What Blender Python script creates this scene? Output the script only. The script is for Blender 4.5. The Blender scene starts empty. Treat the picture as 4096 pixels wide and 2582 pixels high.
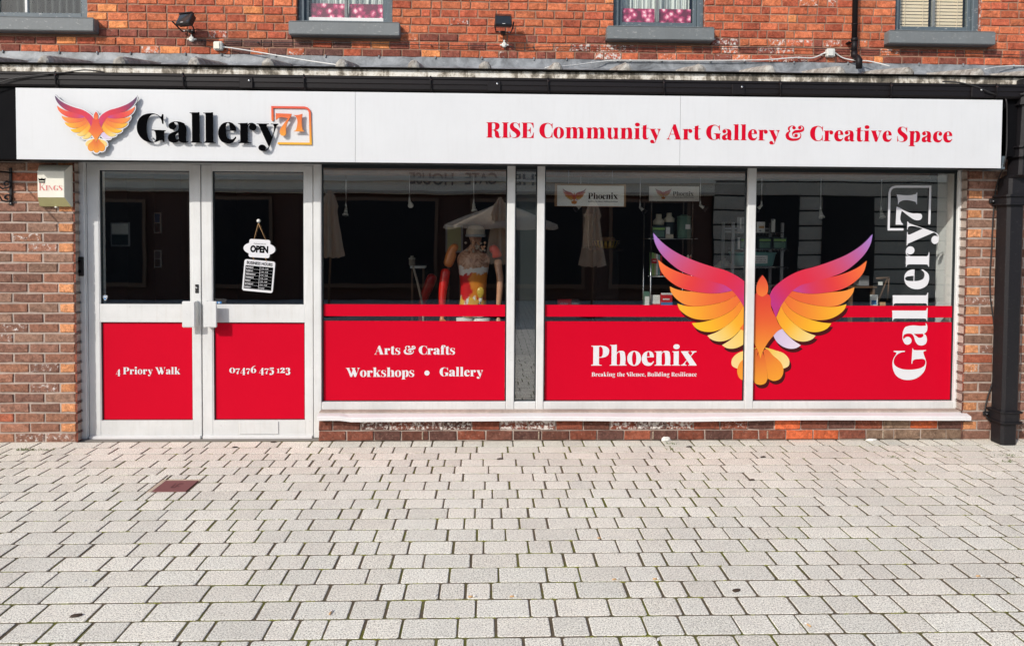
import bpy, bmesh, math, random
from math import sin, cos, pi, radians, sqrt, atan2
from mathutils import Vector, Matrix
from mathutils.geometry import delaunay_2d_cdt
S = bpy.context.scene
COL = S.collection
random.seed(71)

# ------------------------------------------------------------------ camera
YAW, PITCH, ROLL = 0.03338460, 0.03209944, 0.006222113
FPX, CD, CH, SY = 2978.3, 5.9929, 1.70671, -272.38
cf = Vector((sin(YAW)*cos(PITCH), cos(YAW)*cos(PITCH), -sin(PITCH)))
r0 = Vector((cos(YAW), -sin(YAW), 0)); u0 = r0.cross(cf)
cr = r0*cos(ROLL)+u0*sin(ROLL); cu = -r0*sin(ROLL)+u0*cos(ROLL)
CAMP = Vector((0, -CD, CH))
cam = bpy.data.cameras.new('camera'); camo = bpy.data.objects.new('camera', cam)
COL.objects.link(camo); S.camera = camo
cam.sensor_width = 36; cam.sensor_fit = 'HORIZONTAL'
cam.lens = FPX/4096*36; cam.shift_y = SY/4096; cam.clip_start = .05; cam.clip_end = 400
M3 = Matrix((cr, cu, -cf)).transposed()
camo.matrix_world = Matrix.Translation(CAMP) @ M3.to_4x4()

# ------------------------------------------------------------------ light
SUN = Vector((0.92, 1.05, -0.88)).normalized()
w = bpy.data.worlds.new('World'); S.world = w; w.use_nodes = True
nt = w.node_tree; nt.nodes.clear()
sky = nt.nodes.new('ShaderNodeTexSky'); sky.sky_type = 'NISHITA'; sky.sun_disc = False
sky.sun_elevation = math.asin(-SUN.z); sky.sun_rotation = atan2(-SUN.x, -SUN.y)
sky.air_density = 1.0; sky.dust_density = 1.5
bg = nt.nodes.new('ShaderNodeBackground'); bg.inputs[1].default_value = 0.15
wo = nt.nodes.new('ShaderNodeOutputWorld')
nt.links.new(sky.outputs[0], bg.inputs[0]); nt.links.new(bg.outputs[0], wo.inputs[0])
sl = bpy.data.lights.new('sun', 'SUN'); sl.energy = 3.1; sl.angle = radians(.53); sl.color = (1, .955, .89)
so = bpy.data.objects.new('sun', sl); COL.objects.link(so)
so.rotation_euler = SUN.to_track_quat('-Z', 'Y').to_euler(); so.location = (-8, -9, 9)
S.view_settings.view_transform = 'Standard'; S.view_settings.look = 'None'
S.view_settings.gamma = 1; S.view_settings.exposure = 0.16
S.cycles.max_bounces = 8; S.cycles.transparent_max_bounces = 16
try: S.cycles.use_denoising = True
except Exception: pass

# ------------------------------------------------------------------ helpers
def at(px, py, y):
    """point of the vertical plane at depth y seen at a place in the photograph (measuring aid)"""
    d = cf*FPX+cr*(px-2048)+cu*(-(py-1291)+SY)
    t = (y+CD)/d.y
    return CAMP+d*t
def AX(px, py, y): return at(px, py, y).x
def AZ(px, py, y): return at(px, py, y).z
def ground(px, py, z=0):
    d = cf*FPX+cr*(px-2048)+cu*(-(py-1291)+SY)
    return CAMP+d*((z-CH)/d.z)
def rect(l, t, r, b, y):
    """x0,x1,z0,z1 of a photo rectangle laid back on the plane y"""
    m = (t+b)/2; c = (l+r)/2
    return AX(l, m, y), AX(r, m, y), AZ(c, b, y), AZ(c, t, y)

def s2l(c): return tuple(((v/255)/12.92 if v/255 <= .04045 else ((v/255+.055)/1.055)**2.4) for v in c)
def setup(o, name, parent=None, label=None, cat=None, group=None, kind=None):
    o.name = name
    if parent: o.parent = parent
    if label: o['label'] = label
    if cat: o['category'] = cat
    if group: o['group'] = group
    if kind: o['kind'] = kind
    return o
def thing(name, loc, label, cat, group=None):
    o = bpy.data.objects.new(name, None); COL.objects.link(o); o.location = loc; o.empty_display_size = .1
    return setup(o, name, None, label, cat, group)
class MB:
    """collects world-space geometry; build() links it as one mesh object"""
    def __init__(s): s.v = []; s.f = []; s.m = []; s.c = []; s.mats = []; s.sm = []
    def mat(s, m):
        if m not in s.mats: s.mats.append(m)
        return s.mats.index(m)
    def add(s, vs, fs, m, col=None, smooth=False):
        b = len(s.v); s.v += [tuple(v) for v in vs]
        s.c += (col if isinstance(col, list) else [col or (1, 1, 1, 1)]*len(vs))
        k = s.mat(m)
        for f in fs: s.f.append([b+i for i in f]); s.m.append(k); s.sm.append(smooth)
    def box(s, x0, x1, y0, y1, z0, z1, m, bev=0, col=None, rot=None, piv=None, seg=1):
        if bev <= 0:
            vs = [(x, y, z) for x in (x0, x1) for y in (y0, y1) for z in (z0, z1)]
            fs = [(0, 1, 3, 2), (4, 6, 7, 5), (0, 4, 5, 1), (2, 3, 7, 6), (0, 2, 6, 4), (1, 5, 7, 3)]
        else:
            bm = bmesh.new(); bmesh.ops.create_cube(bm, size=1)
            for v in bm.verts: v.co = ((x0+x1)/2+v.co.x*(x1-x0), (y0+y1)/2+v.co.y*(y1-y0), (z0+z1)/2+v.co.z*(z1-z0))
            bev = min(bev, .45*min(abs(x1-x0), abs(y1-y0), abs(z1-z0)))
            bmesh.ops.bevel(bm, geom=bm.edges[:], offset=bev, segments=seg, affect='EDGES')
            bm.verts.index_update(); vs = [v.co.copy() for v in bm.verts]; fs = [[v.index for v in f.verts] for f in bm.faces]; bm.free()
        if rot is not None:
            p = Vector(piv) if piv else Vector(((x0+x1)/2, (y0+y1)/2, (z0+z1)/2))
            vs = [rot @ (Vector(v)-p)+p for v in vs]
        s.add(vs, fs, m, col)
    def tube(s, pts, r, m, n=8, cap=True, smooth=True, closed=False, sy=1):
        pts = [Vector(p) for p in pts]; N = len(pts); vs = []; fs = []
        rr = r if isinstance(r, (list, tuple)) else [r]*N
        pn = None
        for i, p in enumerate(pts):
            a = pts[(i-1) % N] if (i > 0 or closed) else p; b = pts[(i+1) % N] if (i < N-1 or closed) else p
            t = (b-a).normalized() if (b-a).length > 1e-9 else Vector((0, 0, 1))
            if pn is None:
                pn = t.orthogonal().normalized()
            pn = (pn-t*pn.dot(t)).normalized(); q = t.cross(pn)
            for k in range(n):
                th = 2*pi*k/n; vs.append(p+(pn*cos(th)+q*sin(th)*sy)*rr[i])
        for i in range(N if closed else N-1):
            j = (i+1) % N
            for k in range(n): fs.append((i*n+k, i*n+(k+1) % n, j*n+(k+1) % n, j*n+k))
        if cap and not closed: fs.append(tuple(range(n))[::-1]); fs.append(tuple((N-1)*n+k for k in range(n)))
        s.add(vs, fs, m, smooth=smooth)
    def lathe(s, prof, c, m, n=24, axis='Z', smooth=True, rot=None, sx=1, sy=1):
        vs = []; fs = []
        for r, h in prof:
            for k in range(n):
                th = 2*pi*k/n; v = Vector((r*cos(th)*sx, r*sin(th)*sy, h))
                if axis == 'Y': v = Vector((v.x, -v.z, v.y))
                if rot is not None: v = rot @ v
                vs.append(v+Vector(c))
        for i in range(len(prof)-1):
            for k in range(n): fs.append((i*n+k, i*n+(k+1) % n, (i+1)*n+(k+1) % n, (i+1)*n+k))
        fs.append(tuple(range(n))[::-1]); fs.append(tuple((len(prof)-1)*n+k for k in range(n)))
        s.add(vs, fs, m, smooth=smooth)
    def prism(s, pts, y0, y1, m, plane='xz'):
        """closed outline in x,z pushed from y0 to y1"""
        n = len(pts)
        if plane == 'xz': vs = [(a, y0, b) for a, b in pts]+[(a, y1, b) for a, b in pts]
        elif plane == 'yz': vs = [(y0, a, b) for a, b in pts]+[(y1, a, b) for a, b in pts]
        else: vs = [(a, b, y0) for a, b in pts]+[(a, b, y1) for a, b in pts]
        fs = [tuple(range(n)), tuple(range(2*n-1, n-1, -1))]+[(i, i+n, (i+1) % n+n, (i+1) % n) for i in range(n)]
        s.add(vs, fs, m)
    def build(s, name, parent=None, **k):
        me = bpy.data.meshes.new(name); me.from_pydata(s.v, [], s.f); me.update()
        for m in s.mats: me.materials.append(m)
        me.polygons.foreach_set('material_index', s.m); me.polygons.foreach_set('use_smooth', s.sm)
        if any(c != (1, 1, 1, 1) for c in s.c):
            ca = me.color_attributes.new('Col', 'FLOAT_COLOR', 'POINT')
            ca.data.foreach_set('color', [x for c in s.c for x in c])
        bm = bmesh.new(); bm.from_mesh(me); bmesh.ops.recalc_face_normals(bm, faces=bm.faces); bm.to_mesh(me); bm.free()
        o = bpy.data.objects.new(name, me); COL.objects.link(o)
        if parent:
            o.location = -Vector(parent_world(parent))
        return setup(o, name, parent, **k)
def parent_world(p):
    v = Vector(p.location)
    while p.parent: p = p.parent; v += Vector(p.location)
    return v

# ------------------------------------------------------------------ materials
class NT:
    def __init__(s, name):
        s.m = bpy.data.materials.new(name); s.m.use_nodes = True; s.t = s.m.node_tree; s.t.nodes.clear()
        s.out = s.n('ShaderNodeOutputMaterial')
    def n(s, typ, **k):
        o = s.t.nodes.new(typ)
        for a, b in k.items(): setattr(o, a, b)
        return o
    def l(s, a, b): s.t.links.new(a, b)
    def coord(s, scale=(1, 1, 1), kind='Object'):
        tc = s.n('ShaderNodeTexCoord'); mp = s.n('ShaderNodeMapping'); s.l(tc.outputs[kind], mp.inputs[0])
        mp.inputs['Scale'].default_value = scale; return mp.outputs[0]
    def noise(s, co, sc, det=4, rough=.55, dist=0):
        q = s.n('ShaderNodeTexNoise'); s.l(co, q.inputs['Vector']); q.inputs['Scale'].default_value = sc
        q.inputs['Detail'].default_value = det; q.inputs['Roughness'].default_value = rough
        q.inputs['Distortion'].default_value = dist
        return q.outputs['Fac']
    def ramp(s, f, stops):
        r = s.n('ShaderNodeValToRGB'); s.l(f, r.inputs[0]); e = r.color_ramp.elements
        while len(e) < len(stops): e.new(.5)
        for a, (p, c) in zip(e, stops):
            a.position = p; a.color = (c if isinstance(c, (tuple, list)) else (c, c, c))+((1,) if not isinstance(c, (tuple, list)) or len(c) == 3 else ())
        return r.outputs[0]
    def mix(s, f, a, b, mode='MIX'):
        x = s.n('ShaderNodeMix', data_type='RGBA', blend_type=mode)
        for v, k in ((f, 0), (a, 6), (b, 7)):
            if isinstance(v, (int, float)): x.inputs[k].default_value = v if k == 0 else (v, v, v, 1)
            elif isinstance(v, tuple): x.inputs[k].default_value = v+(1,) if len(v) == 3 else v
            else: s.l(v, x.inputs[k])
        return x.outputs[2]
    def math(s, op, a, b=0):
        x = s.n('ShaderNodeMath', operation=op)
        for v, k in ((a, 0), (b, 1)):
            if isinstance(v, (int, float)): x.inputs[k].default_value = v
            else: s.l(v, x.inputs[k])
        return x.outputs[0]
    def bump(s, h, st=.3, dist=.01):
        b = s.n('ShaderNodeBump'); s.l(h, b.inputs['Height']); b.inputs['Strength'].default_value = st
        b.inputs['Distance'].default_value = dist; return b.outputs[0]
    def bsdf(s, col, rough=.6, metal=0, normal=None, spec=.5, **k):
        b = s.n('ShaderNodeBsdfPrincipled')
        for v, q in ((col, 'Base Color'), (rough, 'Roughness')):
            if isinstance(v, tuple): b.inputs[q].default_value = v+(1,) if len(v) == 3 else v
            elif isinstance(v, (int, float)): b.inputs[q].default_value = v
            else: s.l(v, b.inputs[q])
        b.inputs['Metallic'].default_value = metal; b.inputs['Specular IOR Level'].default_value = spec
        if normal is not None: s.l(normal, b.inputs['Normal'])
        for a, v in k.items(): b.inputs[a.replace('_', ' ')].default_value = v
        s.l(b.outputs[0], s.out.inputs[0]); return s.m
def mat(name, col, rough=.5, metal=0, var=.08, sc=8, bump=0, spec=.5, bsc=60):
    t = NT(name); co = t.coord(); n = t.noise(co, sc, 5)
    c = t.mix(n, tuple(v*(1-var) for v in col), tuple(min(1, v*(1+var)) for v in col))
    nm = t.bump(t.noise(co, bsc, 4), bump, .004) if bump else None
    r = t.math('ADD', t.math('MULTIPLY', n, .15), rough-.07)
    return t.bsdf(c, r, metal, nm, spec)
def vmat(name, rough=.45, spec=.4):
    t = NT(name); a = t.n('ShaderNodeVertexColor'); a.layer_name = 'Col'
    return t.bsdf(a.outputs[0], rough, spec=spec)
# ------------------------------------------------------------------ lettering: outlines of a heavy didone face
def spl(txt, seg=5, closed=True):
    """'x,y x,y! ...' smooth closed outline, ! marks a corner"""
    P = []
    for w_ in txt.split():
        c = w_.endswith('!'); a, b = w_.rstrip('!').split(','); P.append((float(a), float(b), c))
    return spline(P, seg)
def spline(P, seg=5):
    n = len(P); out = []
    for i in range(n):
        p0, p1, p2, p3 = P[i-1], P[i], P[(i+1) % n], P[(i+2) % n]
        d = sqrt((p2[0]-p1[0])**2+(p2[1]-p1[1])**2)
        if (p1[2] and p2[2]) or d < 1e-6: out.append((p1[0], p1[1])); continue
        def tan(a, b, c, corner):
            if corner: return None
            la = sqrt((b[0]-a[0])**2+(b[1]-a[1])**2)+1e-9; lb = sqrt((c[0]-b[0])**2+(c[1]-b[1])**2)+1e-9
            tx = (b[0]-a[0])/la*lb+(c[0]-b[0])/lb*la; ty = (b[1]-a[1])/la*lb+(c[1]-b[1])/lb*la
            k = 1/(la+lb); return (tx*k, ty*k)
        t1 = tan(p0, p1, p2, p1[2]); t2 = tan(p1, p2, p3, p2[2])
        ch = (p2[0]-p1[0], p2[1]-p1[1])
        m1 = (t1[0]*d, t1[1]*d) if t1 else None; m2 = (t2[0]*d, t2[1]*d) if t2 else None
        if m1 is None: m1 = (1.5*ch[0]-.5*m2[0], 1.5*ch[1]-.5*m2[1]) if m2 else ch
        if m2 is None: m2 = (1.5*ch[0]-.5*m1[0], 1.5*ch[1]-.5*m1[1])
        for k in range(seg):
            t = k/seg; a = 2*t**3-3*t*t+1; b = t**3-2*t*t+t; c = -2*t**3+3*t*t; e = t**3-t*t
            out.append((a*p1[0]+b*m1[0]+c*p2[0]+e*m2[0], a*p1[1]+b*m1[1]+c*p2[1]+e*m2[1]))
    return out
def ell(cx, cy, rx, ry, n=28, e=1.0):
    o = []
    for k in range(n):
        c, s_ = cos(2*pi*k/n), sin(2*pi*k/n)
        o.append((cx+rx*math.copysign(abs(c)**e, c), cy+ry*math.copysign(abs(s_)**e, s_)))
    return o
def serif(x0, x1, l, r, y, d=1, h=15, br=32):
    """slab under/over a stem x0..x1, reaching l left and r right; d=1 at the foot, -1 at the head"""
    p = '%g,%g! %g,%g! %g,%g! %g,%g %g,%g! %g,%g! %g,%g %g,%g! ' % (
        x0-l, y, x1+r, y, x1+r, y+d*h, x1+r*.35, y+d*(h+br*.25), x1, y+d*(h+br), x0, y+d*(h+br), x0-l*.35, y+d*(h+br*.25), x0-l, y+d*h)
    return spl(p, 4)
def flag(x0, x1, l, y, br=70):
    return spl('%g,%g! %g,%g %g,%g! %g,%g! %g,%g! %g,%g %g,%g!' % (x0-l, y-8, (x0+x1)/2, y-9, x1, y+4, x1, y-br-10, x0, y-br-10, x0-l*.3, y-32, x0-l, y-22), 4)
def R_(x0, y0, x1, y1): return [(x0, y0), (x1, y0), (x1, y1), (x0, y1)]
def stem(x0, x1, y0, y1, l=52, r=52): return [('+', R_(x0, y0+5, x1, y1-5)), ('+', serif(x0, x1, l, r, y0, 1)), ('+', serif(x0, x1, l, r, y1, -1))]
def fstem(x0, x1, y1, y0=0, l=50, r=52, fl=50): return [('+', R_(x0, y0+5, x1, y1-5)), ('+', serif(x0, x1, l, r, y0, 1)), ('+', flag(x0, x1, fl, y1))]
def arch(xa, x0, x1, top=521):
    """shoulder springing from xa into the stem x0..x1"""
    return [('+', spl('%g,0! %g,%g %g,%g %g,%g %g,%g! %g,%g! %g,%g %g,%g %g,%g %g,%g %g,0!' % (
        x0, x0, top-140, x0-16, top-60, x0-52, top-42, xa, top-135, xa, top-95, (xa+x0)/2-4, top-24, x0+35, top, x1-35, top-28, x1, top-150, x1)))]
G = {}
def gl(ch, width, *parts):
    L = []
    for p in parts: L += p if isinstance(p, list) and p and isinstance(p[0], tuple) and p[0][0] in '+-' else [p]
    G[ch] = (width, L)
A = lambda s_: ('+', spl(s_)); B = lambda s_: ('-', spl(s_))
gl('G', 685, A('368,701 478,677 570,626 590,624! 602,650 610,680! 620,683! 630,676! 630,452! 620,445! 608,452! 598,517 558,597 488,655 418,676 338,662 278,597 238,497 223,357 233,217 268,87 318,27 378,9 428,19 453,57 453,157 446,227 428,267 353,287! 353,303! 683,293! 683,279! 653,269 645,227 645,120 648,7! 634,5! 626,32 608,57 588,60 538,45 458,14 388,-4 288,2 198,27 88,117 18,237 0,357 18,487 88,607 198,672 288,695'))
gl('C', 590, A('368,701 470,680 545,632 562,630! 574,655 580,690! 594,690! 594,455! 580,455! 566,540 520,610 450,662 390,680 330,662 275,597 238,497 226,350 238,210 275,90 330,30 390,12 460,28 520,80 560,150 580,262! 594,262! 594,8! 580,8! 574,45 560,62! 500,22 400,-4 288,2 198,27 88,117 18,237 0,357 18,487 88,607 198,672 288,695'))
gl('a', 481, A('43,455 113,497 213,508 313,497 393,457 425,367 425,67 431,32 448,25 475,37! 481,25! 443,2 373,-7 303,7 273,32 255,62! 223,22 173,2 108,-5 33,22 0,107 18,177 83,232 193,272 243,307 255,340 255,417 233,472 183,495 133,482! 150,440!'), ('+', ell(103, 399, 85, 84)), B('250,275! 203,217 168,167 178,97 213,69 255,84!'))
gl('l', 283, fstem(51, 222, 738, 0, 51, 58, 54))
gl('e', 424, A('230,508 100,462 20,350 0,250 20,130 90,30 190,-8 240,-12 330,10 395,80 424,145 416,155 408,148 380,112 340,92 290,88 220,120 185,200 175,298! 424,298! 415,380 370,460 300,502'), B('175,314! 178,400 195,470 230,492 262,470 280,400 287,314!'))
gl('r', 440, fstem(55, 228, 491, 0, 50, 87, 57), A('224,395! 236,440 262,478 310,494 354,494! 354,440! 300,425! 302,462 285,468 250,440 228,395!'), ('+', ell(354, 400, 86, 88)))
gl('y', 517, A('0,480! 292,480! 292,467! 245,460 235,425! 365,155! 412,310 415,420 400,455 344,467! 344,480! 517,480! 517,467! 485,445 460,390! 297,-85! 270,-140 230,-175 187,-187 127,-183! 177,-166! 230,-152 270,-115 287,-80! 60,420! 40,455 0,467!'), ('+', ell(127, -108, 88, 77)))
gl('7', 386, A('0,435! 386,425! 378,400 298,250 263,165 243,75 243,-35 228,-95 178,-113 118,-90 96,-25 108,45 178,155 298,312! 50,315 22,290 10,278! 0,278!'))
gl('1', 262, A('0,397! 110,400 215,430! 217,60 230,22 262,12! 262,0! 5,0! 5,12! 50,25 67,60! 67,340 40,375 0,385!'))
gl('I', 300, stem(60, 240, 0, 700, 60, 60))
gl('P', 626, stem(75, 272, 0, 700, 75, 100), A('270,700! 400,700 540,660 620,580 628,480 600,390 520,320 400,285 270,280! 270,296! 360,305 405,370 415,490 400,610 350,672 270,686!'))
gl('R', 660, stem(65, 248, 0, 700, 65, 60), A('246,700! 380,700 520,670 590,600 592,500 550,410 470,365 360,352! 440,335 520,290 560,210 580,90 600,35 625,25 655,48! 668,38! 620,-2 560,-14 470,0 410,60 395,160 375,280 330,335 246,338! 246,352! 330,358 385,400 405,500 395,620 350,675 246,686!'))
gl('B', 640, stem(65, 250, 0, 700, 65, 0), A('248,700! 380,700 520,670 575,610 578,520 540,420 420,378! 560,350 630,270 640,180 600,80 500,15 380,0 248,0! 248,14! 340,22 405,80 420,190 400,310 340,362 248,368! 248,384! 320,390 375,440 385,540 370,640 320,680 248,686!'))
gl('E', 540, stem(62, 245, 0, 700, 62, 0), A('60,700! 540,700! 545,470! 530,470! 500,580 430,665 300,686! 60,686!'), A('60,14! 300,14! 430,40 500,120 540,250! 555,250! 550,0! 60,0!'), A('243,345! 243,360! 330,375 385,420 400,480! 415,480! 415,215! 400,215! 385,290 330,335!'))
gl('S', 490, A('224,702 106,688 12,582 12,464 106,335 248,229 306,146 295,52 224,14 130,18 59,57 28,140 12,264! 0,264! 0,4! 12,2! 28,45 59,48 130,10 248,-5 412,52 485,170 448,311 342,405 200,511 165,594 190,672 271,688 365,641 415,560 436,464! 452,464! 452,690! 438,690! 428,655 405,640 377,655 300,693'))
gl('A', 694, A('322,700! 416,700! 628,60! 650,25 694,13! 694,0! 365,0! 365,13! 415,22 425,60! 272,515! 127,120! 105,60 110,25 180,13! 180,0! 0,0! 0,13! 50,30 85,70 105,115!'), ('+', [(150, 232), (380, 232), (380, 250), (150, 250)]))
gl('o', 483, ('+', ell(241, 253, 241, 265, 32, .93)), ('-', ell(241, 253, 82, 248, 28, .95)))
gl('c', 430, A('230,508 100,462 20,350 0,250 20,130 90,30 190,-8 240,-12 330,10 400,80 424,145! 412,155! 370,105 310,85 250,100 200,160 182,280 190,400 215,470 270,495 340,470 415,410! 405,450 340,495'), ('+', ell(345, 385, 82, 84)))
gl('n', 597, fstem(69, 245, 511, 0, 65, 45, 62), arch(243, 372, 545), ('+', serif(372, 545, 55, 55, 0)))
gl('m', 905, fstem(69, 240, 511, 0, 65, 42, 62), arch(238, 365, 535), ('+', serif(365, 535, 45, 42, 0)), arch(533, 662, 832), ('+', serif(662, 832, 45, 60, 0)))
gl('h', 600, fstem(69, 245, 738, 0, 65, 45, 62), arch(243, 372, 545), ('+', serif(372, 545, 55, 55, 0)))
gl('u', 560, A('40,508! 215,515! 215,120 225,65 262,38 310,50 345,110! 345,85! 300,25 240,-5 160,-10 90,20 60,80 52,180 50,420 30,485 0,495! 0,506!'), A('345,10! 345,420 320,480 285,495! 285,508! 515,515! 515,90 525,30 560,12! 560,0! 345,-5!'))
gl('i', 285, fstem(60, 232, 511, 0, 58, 52, 58), ('+', ell(150, 672, 108, 84, 24, .9)))
gl('t', 320, A('70,630! 160,640 235,670! 235,110 245,50 275,40 325,75! 335,62! 300,15 240,-10 170,-12 100,10 70,70 62,180!'), ('+', R_(0, 498, 335, 512)))
gl('v', 500, A('0,508! 280,508! 280,494! 235,485 235,450! 338,170! 412,390! 422,450 395,480 340,494! 340,508! 505,508! 505,494! 460,475 435,410! 290,-8! 205,-8! 50,430! 30,480 0,494!'))
gl('W', 1050, A('0,700! 320,700! 320,686! 265,675 262,640! 420,230! 520,520! 480,640 455,680 405,686! 405,700! 730,700! 730,686! 675,675 672,640! 810,240! 920,600 915,660 850,686! 850,700! 1060,700! 1060,686! 1000,660 960,600! 760,-8! 640,-8! 555,260! 460,-8! 340,-8! 80,630 50,675 0,686!'))

gl('x', 560, A('5,508! 290,508! 290,494! 240,485 245,460! 330,345! 400,430 395,480 350,494! 350,508! 555,508! 555,494! 480,470! 345,325! 520,70 560,14! 560,0! 265,0! 265,14! 315,25 310,50! 225,180! 150,80 155,30 205,14! 205,0! 0,0! 0,14! 70,40! 210,195! 45,440 5,494!'))
gl('p', 560, [('+', R_(62, -190, 238, 505)), ('+', serif(62, 238, 60, 60, -200, 1)), ('+', flag(62, 238, 60, 511))], A('236,400! 260,470 330,515 400,515 490,450 530,330 530,200 490,70 400,-5 320,-8 236,20! 236,34! 290,12 330,40 350,150 355,300 340,430 310,470 270,440 236,350!'))
gl('b', 560, [('+', R_(62, 0, 238, 730)), ('+', flag(62, 238, 60, 738))], A('236,400! 260,470 330,515 400,515 490,450 530,330 530,200 490,70 400,-5 320,-8 236,20! 236,34! 290,12 330,40 350,150 355,300 340,430 310,470 270,440 236,350!'))
gl('d', 570, [('+', R_(300, 0, 476, 730)), ('+', flag(300, 476, 60, 738)), ('+', R_(300, 0, 560, 14))], A('302,400! 278,470 220,515 150,515 50,450 0,330 0,200 40,70 130,-5 220,-8 302,40! 302,60! 250,14 210,40 185,150 182,300 195,430 225,470 270,440 302,350!'))
gl('g', 540, ('+', ell(220, 330, 220, 185)), ('-', ell(220, 330, 62, 172)), ('+', ell(465, 450, 62, 55)), ('+', R_(330, 440, 465, 460)), ('+', ell(260, -90, 255, 125)), ('-', ell(265, -90, 150, 62)), A('120,180! 60,130 60,60 150,20 360,20 480,0 510,-90! 430,-90! 380,-40 200,-40 60,-40 20,20 20,100 80,160!'))
gl('k', 600, fstem(62, 238, 738, 0, 60, 42, 60), A('236,262! 420,450! 415,480 360,494! 360,508! 570,508! 570,494! 500,475 455,450! 350,338! 530,60! 555,25 600,14! 600,0! 300,0! 300,14! 345,22 340,55! 250,235! 236,222!'))
gl('f', 330, [('+', R_(62, 5, 238, 600)), ('+', serif(62, 238, 60, 70, 0)), ('+', R_(0, 498, 330, 512))], A('62,560! 70,660 130,735 230,750 330,735 370,690! 300,640! 270,735 225,730 215,660 238,560!'), ('+', ell(320, 665, 72, 68)))
gl('s', 390, A('190,520 80,500 10,410 20,320 90,250 200,190 235,130 220,50 150,8 80,30 30,90 14,175! 0,175! 0,-8! 14,-8! 30,20 50,25 110,-5 200,-12 320,30 370,120 350,220 270,290 160,350 120,410 150,490 210,505 270,480 310,420 330,350! 344,350! 344,510! 330,510! 310,480 270,500'))
gl('&', 870, A('205,440! 90,405 10,310 0,200 60,80 200,10 380,-5 560,20 690,110 730,220 715,310 660,372! 648,365! 695,280 690,200 600,125 440,100 290,108 190,160 145,260 155,350 220,432!'), A('340,700 200,680 110,610 105,530 140,465 205,425! 215,440! 185,500 190,600 250,665 340,688! 400,670! 400,690!'), ('+', ell(385, 605, 78, 72)), A('300,330 320,250 370,185 450,160! 455,172! 390,195 340,250! 335,290 400,345 560,372 720,405 830,460 865,550 840,640 760,700 660,700! 655,685! 740,680 800,620 790,560 720,515 580,500 430,480 340,420!'), ('+', ell(655, 612, 78, 72)), ('+', ell(490, 245, 80, 75)))
gl('0', 520, ('+', ell(260, 250, 260, 262, 32, .95)), ('-', ell(260, 250, 95, 240)))
gl('4', 470, A('290,500! 390,500! 390,14! 470,14! 470,-14! 390,-14! 390,-160 420,-186! 420,-200! 190,-200! 190,-186! 222,-160! 222,-14! 0,-14! 0,0!'), B('222,14! 222,330! 30,14!'))
gl('6', 480, ('+', ell(240, 210, 240, 222, 32, .95)), ('-', ell(250, 205, 75, 200)), A('0,230! 20,400 120,560 260,660 430,700! 435,688! 300,620 200,500 165,400 170,300!'))
gl('5', 420, A('40,500! 360,520! 400,500 400,430 360,390! 60,390! 60,290! 200,310 340,270 410,170 400,10 320,-120 200,-180 80,-190 20,-150! 150,-150! 220,-60 225,100 190,230 110,260 40,235!'), ('+', ell(95, -110, 90, 78)))
gl('2', 450, A('220,510 100,490 30,420! 160,430! 200,495! 240,400 230,300 130,180 0,30! 0,0! 430,0! 440,180! 425,180! 400,140 350,130! 170,130! 300,210 400,290 420,380 360,480'), ('+', ell(95, 400, 85, 80)))
gl('3', 430, A('200,510 80,490 20,420! 160,430! 190,495! 225,400 210,260 100,190! 100,175! 240,180 240,60 220,-100 150,-185! 60,-190! 20,-150! 80,-195 200,-200 350,-150 420,-30 400,90 300,180! 390,240 410,350 350,470'), ('+', ell(90, 410, 80, 74)), ('+', ell(95, -110, 88, 78)))
gl(',', 190, ('+', ell(95, 75, 90, 85)), A('150,60! 186,60! 175,-30 120,-110 60,-150! 50,-138! 110,-80 140,-20!'))
gl('K', 640, stem(50, 160, 0, 700, 50, 50), A('158,300! 420,600! 430,660 370,686! 370,700! 600,700! 600,686! 530,670 470,620! 290,410! 540,90! 590,30 640,14! 640,0! 380,0! 380,14! 410,25 400,50! 215,325! 158,260!'))
gl('N', 640, stem(70, 110, 0, 700, 50, 50), A('40,700! 190,700! 520,200! 520,660 500,680 440,686! 440,700! 640,700! 640,686! 570,680 550,640! 550,-8! 520,-8! 110,600! 60,680 40,686!'))
gl('*', 280, ('+', ell(140, 275, 150, 150)))
gl("'", 150, ('+', R_(20, 480, 130, 720)))
_gc = {}
def tri_glyph(L, extra=None):
    pts = []; faces = []
    for op, poly in L:
        ar = sum(poly[i-1][0]*poly[i][1]-poly[i][0]*poly[i-1][1] for i in range(len(poly)))
        if ar < 0: poly = poly[::-1]
        b = len(pts); pts += [Vector(p) for p in poly]; faces.append(list(range(b, b+len(poly))))
    if extra: pts += [Vector(p) for p in extra]
    v, e, f, ov, oe, of = delaunay_2d_cdt(pts, [], faces, 1, .05)
    keep = []
    for fc, o in zip(f, of):
        if not o: continue
        k = max(o)
        if L[k][0] == '+': keep.append(fc)
    return [(p.x, p.y) for p in v], keep
def grow(p, d):
    n = len(p); ar = sum(p[i-1][0]*p[i][1]-p[i][0]*p[i-1][1] for i in range(n)); s_ = 1 if ar > 0 else -1; o = []
    for i in range(n):
        b = Vector(p[i]); a = Vector(p[i-1]); c = Vector(p[(i+1) % n]); t = (c-a)
        if t.length < 1e-6: continue
        t.normalize(); o.append((b.x+s_*t.y*d, b.y-s_*t.x*d))
    return o
def glyph(ch, b=0):
    if (ch, b) not in _gc: _gc[ch, b] = (G[ch][0],)+tri_glyph([(op, grow(p, b if op == '+' else -b) if b else p) for op, p in G[ch][1]])
    return _gc[ch, b]
def layout(text, gap=42, space=210):
    x = 0; out = []
    for ch in text:
        if ch == ' ': x += space; continue
        out.append((ch, x)); x += glyph(ch)[0]+gap
    return out, x-gap
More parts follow.
